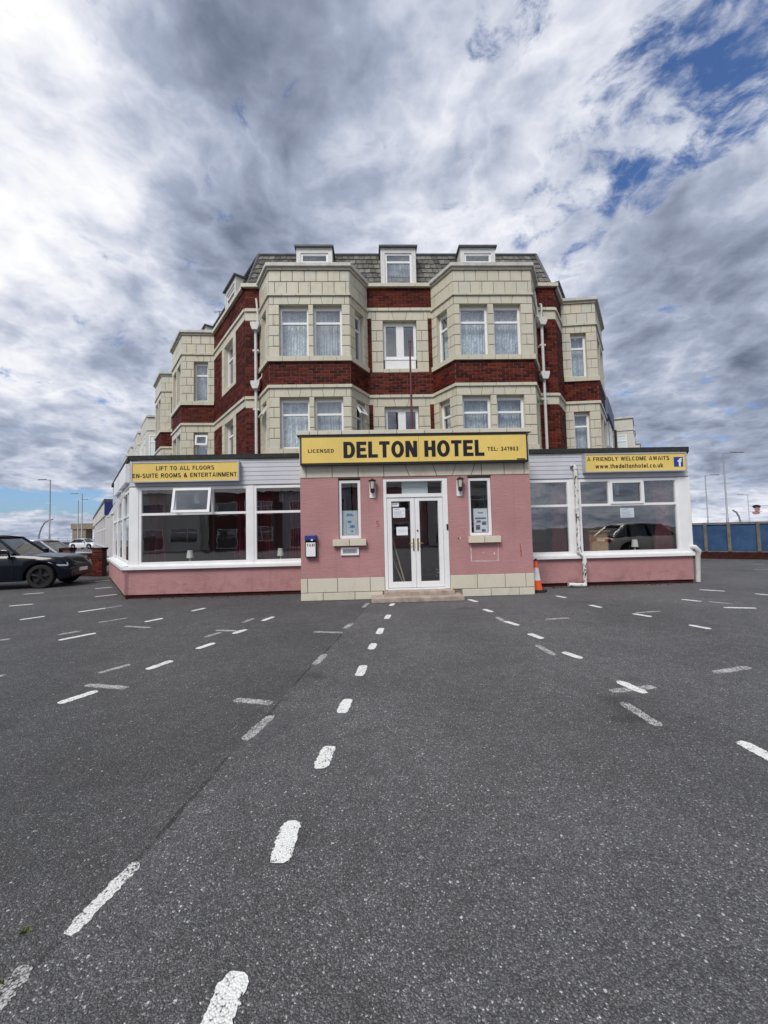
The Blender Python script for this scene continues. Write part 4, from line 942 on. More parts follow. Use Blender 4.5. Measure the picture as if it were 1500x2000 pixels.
for t in (1.9, 3.9, 5.5): drape(LU(t + .45), LU(t), LS)
b = MB(); b.wbox(5.75, 6.35, 10.35, 10.8, .1, 1.35); b.wbox(5.70, 6.40, 10.3, 10.85, 1.35, 1.40); b.build('sideboard', 'wood', hotel)
def lampthing(x, y, z, lab):
    t = thing('table_lamp', lab, 'table lamp', (x, y, z), group='lamps on the window shelves')
    b = MB(); b.lathe((x, y, z), [(.05, 0), (.05, .015), (.014, .03), (.02, .07), (.012, .12), (.012, .16)], 12); b.build('stem', 'lamp_shade', t, smooth=True)
    b = MB(); b.lathe((x, y, z), [(.085, .14), (.062, .33)], 16); b.build('shade', 'lamp_shade', t, smooth=True)
lampthing(-4.62, 10.12, .80, 'white table lamp on the shelf behind the widest left window')
lampthing(-2.34, 10.12, .80, 'white table lamp on the shelf next to the taxi box side of the left lounge')
lampthing(6.93, 10.12, .80, 'white table lamp behind the right window under the social badge sign')
def pendant(x, y, lab):
    t = thing('pendant_lamp', lab, 'pendant lamp', (x, y, 2.40), group='white pendant lamps in the lounges')
    b = MB(); b.tube([(x, y, 2.73), (x, y, 2.60)], .006, 6); b.build('cord', 'black_paint', t)
    b = MB(); b.lathe((x, y, 2.36), [(.055, 0), (.06, .02), (.06, .24), (.045, .26)], 14); b.build('shade', 'lamp_shade', t, smooth=True)
pendant(-4.66, 10.6, 'white pendant lamp seen through the open top light of the left lounge'); pendant(-2.42, 10.6, 'white pendant lamp behind the small left window beside the porch')
pendant(4.62, 10.6, 'white pendant lamp behind the small right window beside the porch'); pendant(6.83, 10.6, 'white pendant lamp behind the closed top light on the right'); pendant(8.1, 10.9, 'white pendant lamp nearest the right corner post') 

# peeling downpipe on the right lounge, and the elbow at its corner
b = MB(); px_, yy = 5.215, 9.72
b.tube([(px_ - .10, yy + .04, 3.07), (px_ - .02, yy, 3.05), (px_, yy, 2.98), (px_, yy, .95), (px_ + .03, yy - .03, .84), (px_ + .07, 9.62, .76), (px_ + .075, 9.62, .66), (px_ + .075, 9.66, .03)], .046, 14)
dpipe = b.build('downpipe', 'peeling', hotel, smooth=True)
k = MB()
for z, x, y in ((3.0, px_, yy), (1.95, px_, yy), (.90, px_, yy), (.60, px_ + .075, 9.63)): k.tube([(x, y, z - .04), (x, y, z + .04)], .058, 14)
k.build('pipe_collar', 'peeling', dpipe, smooth=True)
k = MB(); k.tube([(px_ + .075, 9.64, .05), (px_ - .1, 9.62, .06), (px_ - .36, 9.64, .07)], .05, 12); k.build('waste_pipe', 'peeling', dpipe, smooth=True)
b = MB(); b.tube([(8.16, 9.86, .93), (8.22, 9.72, .92), (8.30, 9.70, .82), (8.31, 9.76, .70), (8.31, 9.80, .03)], .055, 12); b.build('corner_pipe', 'old_white', hotel, smooth=True)

# ------------------------------------------------------------------ signs and fittings
def sign(name, label, F, u0, u1, z0, z1, dep, fm, back, edge=.03):
    c_ = F.P((u0 + u1) / 2, 0, z0); t = thing(name, label, 'sign', c_)
    b = MB(); b.box(F, u0, u1, .02, dep, z0, z1); b.build('case', back, t, bevel=.006)
    b = MB(); b.box(F, u0, u0 + edge, dep, dep + .02, z0, z1); b.box(F, u1 - edge, u1, dep, dep + .02, z0, z1); b.box(F, u0 + edge, u1 - edge, dep, dep + .019, z1 - edge, z1); b.box(F, u0 + edge, u1 - edge, dep, dep + .019, z0, z0 + edge); b.build('frame', fm, t)
    return t
t = sign('hotel_sign', 'wide yellow sign board with heavy black capitals above the entrance doors', PF, .035, 5.125, 2.985, 3.64, .14, 'black_paint', 'black_paint', .03)
mid = 2.665
for a, e in ((.065, mid - .003), (mid + .003, 5.095)):
    b = MB(); b.box(PF, a, e, .14, .152, 3.035, 3.625); b.build('panel', 'yellow_sign', t)
b = MB(); b.box(PF, 4.87, 5.06, .1525, .156, 3.042, 3.066); b.build('maker_label', 'black_paint', t)
text('DELTON', PF, .99, 2.63, 3.135, 3.50, .153, 'black_gloss', t, bold=.245, gap=.09); text('HOTEL', PF, 2.79, 4.14, 3.135, 3.50, .153, 'black_gloss', t, bold=.245, gap=.09)
text('LICENSED', PF, .21, .78, 3.265, 3.345, .153, 'black_gloss', t, bold=.19, gap=.16); text('TEL: 341903', PF, 4.21, 4.91, 3.245, 3.335, .153, 'black_gloss', t, bold=.19, gap=.16)
t = sign('lounge_sign', 'yellow sign reading LIFT TO ALL FLOORS over the left lounge window', LF, .10, 2.70, 2.825, 3.325, .14, 'alu', 'alu', .03)
b = MB(); b.box(LF, .13, 2.67, .14, .148, 2.855, 3.295); b.build('panel', 'yellow_sign', t)
text('LIFT TO ALL FLOORS', LF, .70, 2.10, 3.115, 3.215, .149, 'black_gloss', t, bold=.19, gap=.16); text('EN-SUITE ROOMS & ENTERTAINMENT', LF, .14, 2.65, 2.935, 3.04, .149, 'black_gloss', t, bold=.19, gap=.16)
t = sign('welcome_sign', 'yellow sign reading A FRIENDLY WELCOME AWAITS over the right lounge window', RF, 5.43 + RX, 8.07 + RX, 2.865, 3.345, .14, 'alu', 'alu', .03)
b = MB(); b.box(RF, 5.46 + RX, 8.04 + RX, .14, .148, 2.895, 3.315); b.build('panel', 'yellow_sign', t)
text('A FRIENDLY WELCOME AWAITS', RF, 5.50 + RX, 7.63 + RX, 3.155, 3.255, .149, 'black_gloss', t, bold=.19, gap=.16); text('www.thedeltonhotel.co.uk', RF, 5.70 + RX, 7.46 + RX, 2.965, 3.075, .149, 'black_gloss', t, bold=.19, gap=.16)
b = MB(); b.box(RF, 7.745 + RX, 7.985 + RX, .148, .153, 2.975, 3.225); b.build('badge', 'badge_blue', t, bevel=.012)
text('f', RF, 7.84 + RX, 7.945 + RX, 2.978, 3.195, .1535, 'white_paint', t)

def lantern(x0, x1, label):
    xm = (x0 + x1) / 2 ; t = thing('wall_lantern', label, 'wall lantern', (xm, 8.75, 2.24), group='wall lanterns beside the door')
    b = MB(); b.box(PF, x0 + PX, x1 + PX, .002, .02, 2.25, 2.665); b.build('back_plate', 'white_paint', t, bevel=.004)
    c = (xm, 8.65, 2.40)
    b = MB(); b.lathe(c, [(.085, .22), (.09, .235), (.055, .255), (.012, .27), (.012, .285)], 16); b.build('cap', 'black_paint', t, smooth=True)
    b = MB(); b.lathe(c, [(.045, .05), (.068, .215)], 12); b.build('lamp_glass', 'lamp_glass', t)
    b = MB()
    for j in range(4):
        a = pi / 4 + j * pi / 2; b.tube([(c[0] + .05 * cos(a), c[1] + .05 * sin(a), c[2] + .045), (c[0] + .075 * cos(a), c[1] + .075 * sin(a), c[2] + .22)], .006, 6)
    b.lathe(c, [(.015, -.05), (.042, -.03), (.05, 0), (.046, .035), (.05, .05)], 14); b.tube([(c[0], c[1], c[2] - .01), (c[0], 8.73, c[2] - .01)], .022, 8)
    b.build('bracket', 'black_paint', t, smooth=True)
lantern(-.025, .105, 'black wall lantern on white plate left of the entrance doors'); lantern(1.94, 2.07, 'black wall lantern on white plate right of the entrance doors')

t = thing('taxi_box', 'small navy wall box with white TAXI label on the pink porch', 'phone box', (-1.345, 8.70, .97))
b = MB(); b.box(PF, .11, .355, .002, .10, .965, 1.33); b.build('body', 'black_gloss', t, bevel=.012)
b = MB(); b.box(PF, .105, .36, .002, .125, 1.33, 1.45); b.build('hood', 'blue_fascia', t, bevel=.015)
b = MB(); b.box(PF, .13, .335, .10, .104, .985, 1.29); b.build('label_plate', 'white_paint', t)
text('TAXI', PF, .145, .32, 1.20, 1.262, .1045, 'black_paint', t, bold=.19, gap=.16)
b = MB(); b.tube([PF.P(.265, .105, 1.345), PF.P(.265, .135, 1.345)], .022, 12); b.build('button', 'white_paint', t)
t = thing('air_vent', 'white framed air vent under the left porch window', 'vent', (-.49, 8.74, .97))
b = MB(); b.box(PF, .885, 1.285, .002, .012, .985, 1.16); b.build('grille', 'alu', t)
b = MB(); u0, u1 = .885, 1.285; b.box(PF, u0, u0 + .045, .012, .035, .985, 1.16); b.box(PF, u1 - .045, u1, .012, .035, .985, 1.16); b.box(PF, u0 + .045, u1 - .045, .012, .034, 1.12, 1.16); b.box(PF, u0 + .045, u1 - .045, .012, .034, .985, 1.025); b.build('frame', 'upvc', t)
b = MB()
for z in (1.045, 1.07, 1.095): b.box(PF, u0 + .045, u1 - .045, .012, .024, z, z + .012)
b.build('louvre', 'alu', t)
# marks left on the porch wall
def mark(pts, m, w=.016):
    b = MB()
    for (x0, z0), (x1, z1) in zip(pts, pts[1:]):
        n = 7
        for i in range(n):
            ax, az, ex, ez = x0 + (x1 - x0) * i / n, z0 + (z1 - z0) * i / n, x0 + (x1 - x0) * (i + 1) / n, z0 + (z1 - z0) * (i + 1) / n
            l = hypot(ex - ax, ez - az); nx, nz = -(ez - az) / l, (ex - ax) / l; h = w * random.uniform(.25, .6)
            b.poly(PF, [(ax + PX + nx * h, az + nz * h), (ax + PX - nx * h, az - nz * h), (ex + PX - nx * h, ez - nz * h), (ex + PX + nx * h, ez + nz * h)][::-1], -.001, .0025)
    b.build('paint_mark', m, hotel)
mark([(2.225, 1.185), (2.225, .785), (2.83, .775), (2.845, 1.17)], 'scar_white'); mark([(2.50, .975), (2.515, .97)], 'scar_white', .03); mark([(2.735, .945), (2.765, .945)], 'scar_white', .045)
mark([(3.345, 1.15), (3.365, .92), (3.36, .86)], 'rust', .03); mark([(.165, 1.73), (.125, 1.725), (.125, 1.67), (.165, 1.665), (.17, 1.615), (.12, 1.605)], 'red_mark', .016)
mark([(1.945, 1.30), (1.965, 1.30)], 'black_paint', .05); mark([(1.99, 1.33), (1.99, 1.28)], 'scar_white', .016)
# notices and posters inside the glass
def sheet(name, label, cat, x0, x1, z0, z1, y, m, lines=(), group=None):
    t = thing(name, label, cat, ((x0 + x1) / 2, y, z0), group=group)
    b = MB(); b.wbox(x0, x1, y, y + .002, z0, z1); b.build('paper', m, t)
    b = MB()
    for (a, e, c0, c1) in lines: b.wbox(x0 + (x1 - x0) * a, x0 + (x1 - x0) * e, y - .0012, y - .0002, z0 + (z1 - z0) * c0, z0 + (z1 - z0) * c1)
    if lines: b.build('print', 'ink' if m == 'paper' else 'poster_blue', t)
ln = [(.1, .55, .84, .9)] + [(.08, .9 - .13 * (i % 3), .66 - i * .13, .69 - i * .13) for i in range(5)]
sheet('notice', 'small white strip notice at the top of the left door', 'notice', .435, .63, 2.05, 2.14, 8.796, 'paper', [(.2, .8, .4, .55)])
sheet('notice', 'white printed notice in upper half of the left door glass', 'notice', .49, .765, 1.80, 2.02, 8.796, 'paper', ln)
sheet('notice', 'blank white notice beside the left door handle', 'notice', .56, .815, 1.40, 1.59, 8.796, 'paper', [(.1, .9, .6, .62), (.1, .85, .4, .42)])
sheet('notice', 'white notice in the middle of the wide right lounge window', 'notice', 6.41, 6.77, 1.71, 1.96, 9.85, 'paper', ln)
sheet('poster', 'blue and white poster in the left porch window', 'poster', -.66, -.31, 1.42, 1.985, 8.87, 'poster_pale', [(.25, .75, .78, .82), (.3, .65, .82, .88), (.35, .6, .5, .6), (.5, .8, .3, .42), (.25, .9, .05, .07), (.25, .27, .07, .62), (.88, .9, .07, .62), (.55, .72, .14, .2)])
sheet('poster', 'white and blue mottled poster in the right porch window', 'poster', 2.34, 2.66, 1.43, 1.97, 8.87, 'paper', [(.1, .9, .55, .62), (.2, .5, .4, .5), (.6, .9, .3, .45), (.15, .45, .1, .3), (.3, .7, .8, .84), (.55, .85, .02, .12)])
for k_, (x, z1, lab) in enumerate(((.47, 1.35, 'longer pale batten leaning inside the left entrance door'), (.44, .95, 'shorter pale batten leaning inside the left entrance door'))):
    b = MB(); Y = 8.98 + .05 * k_; b.add([(x + a, Y + c_, z) for z, sh in ((.19, .30), (z1, 0)) for a, c_ in ((sh - .015, 0), (sh + .015, 0), (sh + .015, .03), (sh - .015, .03))], [(0, 1, 5, 4), (1, 2, 6, 5), (2, 3, 7, 6), (3, 0, 4, 7), (4, 5, 6, 7), (3, 2, 1, 0)])
    tag(b.build('batten', 'pale_wood'), lab, 'batten')
t = thing('flagpole', 'thin dark red flagpole standing behind the main sign', 'flagpole', (1.03, 9.3, 3.66))
b = MB(); b.tube([(1.03, 9.3, 3.67), (1.03, 9.3, 6.10)], [.03, .022], 10); b.build('pole', 'red_pole', t, smooth=True)
b = MB(); b.lathe((1.03, 9.3, 6.09), [(.015, 0), (.032, .02), (.03, .05), (.008, .07)], 10); b.build('finial', 'red_pole', t, smooth=True)
b = MB(); b.wbox(.95, 1.11, 9.22, 9.38, 3.66, 3.70); b.build('base_plate', 'red_pole', t)
# traffic cone
cx_, cy_ = 3.86, 9.16
t = thing('traffic_cone', 'orange and white traffic cone beside the pink porch corner', 'traffic cone', (cx_, cy_, 0))
b = MB(); b.prism([(cx_ + .21 * cos(a) * 1.06, cy_ + .21 * sin(a) * 1.06) for a in [pi / 8 + i * pi / 4 for i in range(8)]], 0, .055); b.build('base', 'rubber', t, bevel=.01)
def cr(z): return .125 - (z - .055) * (.125 - .024) / .69
def band(z0, z1, m): b = MB(); b.lathe((cx_, cy_, 0), [(cr(z0), z0), (cr(z1), z1)], 24); b.build('cone_band', m, t, smooth=True)
band(.055, .27, 'cone_orange'); band(.27, .56, 'cone_white'); band(.56, .72, 'cone_orange')
b = MB(); b.lathe((cx_, cy_, 0), [(.030, .72), (.026, .77), (.018, .772)], 14); b.build('tip', 'rubber', t)

# ------------------------------------------------------------------ neighbours along the two streets
def terrace(name, label, on, t0, t1, bays, wm, zt, left, bayout=.7, roofm='lead_dark', extra=None, group=None, cat='house'):
    t = thing(name, label, cat, (*on((t0 + t1) / 2), 0), group=group)
    F = Face(on(t1), on(t0)) if left else Face(on(t0), on(t1)); U = (lambda q: t1 - q) if left else (lambda q: q - t0)
    b = MB(); b.box(F, 0, t1 - t0, -8, -.01, 0, zt); b.build('wall', wm, t)
    r = MB(); r.box(F, -.05, t1 - t0 + .05, -8.1, .06, zt, zt + .14); r.build('roof', roofm, t)
    for (s0, s1, bt) in bays:
        a, e = sorted((U(s0), U(s1))); c_ = .45
        p = [F.P(a, -.02, 0)[:2], F.P(a + c_, bayout, 0)[:2], F.P(e - c_, bayout, 0)[:2], F.P(e, -.02, 0)[:2]]
        b = MB(); b.prism(p, 0, bt); by = b.build('bay', wm, t)
        q = MB(); cx = sum(v[0] for v in p) / 4; cy = sum(v[1] for v in p) / 4
        pp = [(cx + (v[0] - cx) * 1.06, cy + (v[1] - cy) * 1.06) for v in p]
        q.prism(pp, bt, bt + .12)
        for zc0, zc1 in ((8.18, 8.27), (5.55, 5.63)): v_ = MB(); v_.prism([(cx + (v[0] - cx) * 1.03, cy + (v[1] - cy) * 1.03) for v in p], zc0, zc1); v_.build('string_course', wm, by)
        q.build('coping', 'lead_dark' if wm != 'house_cream' else 'coping_lead', by)
        for i in range(3):
            G_ = Face(p[i], p[i + 1]); n = 2 if i == 1 else 1
            for fl_ in ((6.45, 7.9, 7.45), (3.85, 5.25, 4.8)):
                if fl_[1] > bt: continue
                for k in range(n):
                    w_ = min(.75, G_.L / n * .62); c0 = G_.L * (k + .5) / n
                    window(G_, c0 - w_ / 2, c0 + w_ / 2, fl_[0], fl_[1], .03, t, transom=fl_[2], curtain=None)
                    bk = MB(); bk.box(G_, c0 - w_ / 2, c0 + w_ / 2, -.03, .004, fl_[0], fl_[1]); bk.build('blind', 'poster_pale', t)
    return t, F, U
hb = [(12.75, 16.4, 9.05), (17.0, 20.2, 9.05), (20.9, 24.4, 9.05)]
terrace('terraced_house', 'cream terraced house with stacked bays just beyond the hotel on the left street', onL, 12.65, 25.4, [(16.1, 20.0, 9.03), (20.8, 24.5, 9.03)], 'house_cream', 8.6, True, .66, group='terraced houses behind the hotel')
terrace('terraced_house', 'farther cream terraced house low behind the left lounge roof trim', onL, 25.5, 38.0, [(26.4, 30.0, 9.03), (30.6, 34.2, 9.03)], 'house_cream', 8.6, True, .63, group='terraced houses behind the hotel')
t, F, U = terrace('terraced_house', 'grey house with blue parapet next to the hotel on the right street', onR, 13.3, 18.4, [(14.2, 17.8, 8.0)], 'house_grey', 8.1, False, .36, group='terraced houses behind the hotel')
b = MB(); b.box(F, .1, 5.0, -.3, .45, 8.14, 9.15); b.build('parapet', 'slate_blue', t)
b = MB(); b.tube([F.P(4.75, .5, 8.1), F.P(4.75, .5, 3.5)], .08, 8); b.build('downpipe', 'black_paint', t)
terrace('terraced_house', 'pale terraced house with flat topped bay at the end of the right street', onR, 18.5, 26.5, [(18.75, 22.2, 9.03), (23.2, 26.3, 9.03)], 'house_cream', 8.5, False, 1.5, group='terraced houses behind the hotel')
terrace('terraced_house', 'farthest pale terraced house on the right street, only its bay tops showing', onR, 26.6, 36.0, [(29.2, 33.0, 9.03)], 'house_cream', 8.4, False, 1.75, group='terraced houses behind the hotel')
# rooftop aerial
t = thing('rooftop_aerial', 'thin television aerial on the roof over the left street', 'aerial', (*onL(5.0, -.7), 10.2))
q = onL(5.0, -.6)
b = MB(); b.tube([(*q, 9.9), (*q, 10.85)], .018, 6); b.build('mast', 'steel_grey', t)
b = MB(); b.tube([(q[0] - .22, q[1], 10.8), (q[0] + .22, q[1] - .05, 10.82)], .010, 6)
for i in range(6): x = -.2 + i * .08; b.tube([(q[0] + x, q[1] - .12, 10.8), (q[0] + x, q[1] + .12, 10.82)], .007, 5)
b.build('elements', 'steel_grey', t)
# single storey sea front extension with a blue end fascia
t = thing('shop', 'low white building with a dark blue end fascia behind the garden wall', 'shop', (*onL(18.2, 2.6), 0))
SFc = Face(onL(46, 2.6), onL(18.2, 2.6)); EFc = Face(onL(18.2, 2.6), onL(18.2, .1))
b = MB(); b.box(SFc, 0, SFc.L, -2.4, -.05, 0, 3.75); b.build('wall', 'house_grey', t)
b = MB(); b.box(SFc, 0, SFc.L + .06, -2.4, .12, 3.76, 3.95); b.build('roof', 'lead_dark', t)
b = MB(); b.box(SFc, 0, SFc.L + .04, -.03, .08, 2.9, 3.755); b.build('fascia', 'house_cream', t)
b = MB(); b.box(EFc, -.1, EFc.L, -.02, .10, 2.95, 3.755); b.build('end_fascia', 'blue_fascia', t)
b = MB(); b.box(EFc, -.03, .42, -.02, .07, 0, 2.94); b.box(EFc, 1.0, EFc.L, -.02, .06, 0, 2.94); b.build('pillar', 'upvc', t)
for i in range(9):
    a = SFc.L - .5 - i * 2.6
    window(SFc, a - 2.1, a, .9, 2.85, .02, t, transom=2.1, bars_u=(a - 1.05,))
    b = MB(); b.box(SFc, a - 2.1, a, -.05, -.01, .9, 2.85); b.build('blind', 'room_wall', t)

def brickwall(name, label, F, L, h, coping=.06, cm='plinth_brick', th=.22):
    t = thing(name, label, 'wall', F.P(L / 2, 0, 0))
    b = MB(); b.box(F, 0, L, -th, 0, 0, h); b.build('backing', 'brick_mortar', t)
    proto = unit_mesh('brick', 'brick'); n = int(h / .083)
    for i in range(n):
        u = -(.12 if i % 2 else 0)
        while u < L - .02:
            a, e = max(0, u) + .006, min(L, u + .238) - .006; u += .238
            if e - a < .03: continue
            o = bpy.data.objects.new('brick', proto); COL.objects.link(o); child(o, t)
            o.location = F.P((a + e) / 2, .010, i * .083 + .0415); o.rotation_euler = (0, 0, atan2(F.u[1], F.u[0])); o.scale = (e - a, .03, .071)
    b = MB(); b.box(F, -.03, L + .03, -th - .03, .03, h, h + coping); b.build('coping', cm, t)
    return t
brickwall('brick_pillar', 'red brick gate pillar at the far corner of the left lounge', Face((-11.05, 15.85), (-10.58, 15.72)), .48, 1.05, .08)
brickwall('garden_wall', 'low red brick wall between its pillar and the dark car', Face((-12.30, 16.35), (-11.06, 15.92)), 1.31, .84, .07)
brickwall('brick_pillar', 'second red brick pillar half hidden behind the dark car bonnet', Face((-12.85, 16.6), (-12.31, 16.4)), .56, 1.05, .09)

# blue panel fence on a brick footing
A_, B_ = (13.9, 17.1), (19.5, 13.05)
FF = Face(A_, B_)
FF = Face((A_[0] - FF.u[0] * 6, A_[1] - FF.u[1] * 6), B_); Lf = FF.L
t = thing('panel_fence', 'blue board fence with grey posts on a low brick footing', 'fence', FF.P(Lf / 2, 0, 0))
b = MB(); b.box(FF, 0, Lf, -.2, 0, 0, .29); b.build('footing', 'plinth_brick', t)
b = MB(); b.box(FF, 0, Lf, -.2, .02, .292, .33); b.box(FF, 0, Lf, -.09, .04, 1.49, 1.56); b.build('rail', 'fence_post', t)
u = 0.0; i = 0
while u < Lf - .3:
    w = (.78, .92, .70, 1.0)[i % 4]; i += 1; e = min(u + w, Lf)
    b = MB(); b.box(FF, u + .05, e - .05, -.06, -.02 + .006 * (i % 3), .335, 1.485); b.build('panel', 'fence_blue', t)
    b = MB(); b.box(FF, e - .055, e + .055, -.10, .05, .332, 1.52); b.build('post', 'fence_post', t); u = e

# ------------------------------------------------------------------ street lamps and sea front
def street_lamp(x, y, h, arm, label, group='tall street lamps along the promenade'):
    t = thing('street_lamp', label, 'street lamp', (x, y, 0), group=group)
    b = MB(); b.tube([(x, y, -.05), (x, y, 2.2), (x, y, 2.25), (x, y, h)], [.15, .14, .10, .06], 10); b.build('pole', 'steel_grey', t, smooth=True)
    b = MB(); b.tube([(x, y, h - .05), (x + arm * .6, y, h + .05)], .045, 8); b.build('arm', 'steel_grey', t)
    b = MB(); k = abs(arm) / arm; b.box(WF, min(x + arm * .55, x + arm * 1.5), max(x + arm * .55, x + arm * 1.5), -y - .16, -y + .16, h, h + .14); b.build('lamp_head', 'steel_grey', t, bevel=.04)
    return t
street_lamp(-44.9, 56, 9.9, -1.1, 'tall grey street lamp standing alone beyond the dark car'); street_lamp(-53.5, 74, 9.9, -1.4, 'taller of the twin street lamps near the beige shelter'); street_lamp(-58.6, 80, 9.4, 1.2, 'slightly shorter of the twin street lamps near the beige shelter')
street_lamp(42.2, 45, 10.0, 1.7, 'tallest street lamp above the blue fence'); street_lamp(58.4, 66, 10.1, 1.7, 'mid height street lamp over the blue fence between the hotel corner and the tallest lamp')
street_lamp(75.6, 90, 10.0, -1.5, 'distant street lamp closest to the hotel corner'); street_lamp(109.7, 110, 9.9, -2.0, 'distant street lamp carrying a coloured motif')
t = thing('lamp_motif', 'small dark red and cream decorative motif hung on a distant lamp post', 'illumination', (113.2, 109.8, 5.2))
b = MB(); b.tube([(109.7, 109.9, 6.6), (117.0, 109.9, 6.7)], .06, 6); b.tube([(109.7, 109.9, 4.9), (113.6, 109.9, 4.9)], .06, 6); b.build('bracket', 'steel_grey', t)
MF = Face((109.7, 109.8), (118, 109.8))
def disc(cu, cz, ru, rz, d, m, nm):
    b = MB(); b.poly(MF, [(cu + ru * cos(a) * random.uniform(.85, 1.1), cz + rz * sin(a) * random.uniform(.85, 1.1)) for a in [i * 2 * pi / 14 for i in range(14)]], d, d + .1); b.build(nm, m, t)
disc(2.2, 6.4, 1.25, .60, 0, 'black_paint', 'upper_panel'); disc(2.2, 5.55, .85, .60, .12, 'house_pink', 'middle_panel'); disc(1.9, 4.6, 1.15, .5, .05, 'house_pink', 'lower_panel')
def arc(pts, label):
    b = MB(); b.tube(pts, .13, 8); tag(b.build('arched_post', 'steel_grey', smooth=True), label, 'sculpture', 'curved posts on the promenade')
arc([(-64.6, 78, 0), (-64.5, 78, 2.4), (-64.1, 78, 3.75), (-63.5, 78, 4.8), (-62.7, 78, 5.3), (-61.9, 78, 5.5)], 'curved grey post by the lone left street lamp')
arc([(63.4, 65, 0), (63.3, 65, 1.6), (63.0, 65, 2.8), (62.6, 65, 3.5), (62.0, 65, 3.86)], 'curved grey post just right of the tallest lamp over the fence')
t = thing('sea_wall', 'long low olive brown sea wall with railings beyond the cars', 'wall', (-80, 95, 0))
b = MB(); b.wbox(-220, -40, 92, 92.6, -1, .55); b.build('wall', 'sea_wall', t)
b = MB(); b.wbox(-220, -40, 91.9, 92.7, .552, .9); b.build('coping', 'lead_dark', t)
b = MB()
for i in range(46): b.tube([(-132 + i * 2, 92.4, .9), (-132 + i * 2, 92.4, 2.0)], .05, 5)
for z in (1.45, 2.0): b.tube([(-132, 92.4, z), (-42, 92.4, z)], .04, 5)
tag(b.build('railing', 'alu', t), kind='stuff')
t = thing('promenade_shelter', 'beige stone shelter with an open bay beside the twin lamps', 'shelter', (-61, 85, 0))
b = MB(); b.wbox(-63.4, -60.6, 85, 87, -.1, 4.4); b.wbox(-56.2, -54.0, 85, 87, -.1, 4.4); b.build('pier', 'shelter_stone', t)
b = MB(); b.wbox(-63.6, -53.5, 84.8, 87.2, 3.6, 4.8); b.build('roof', 'shelter_stone', t)

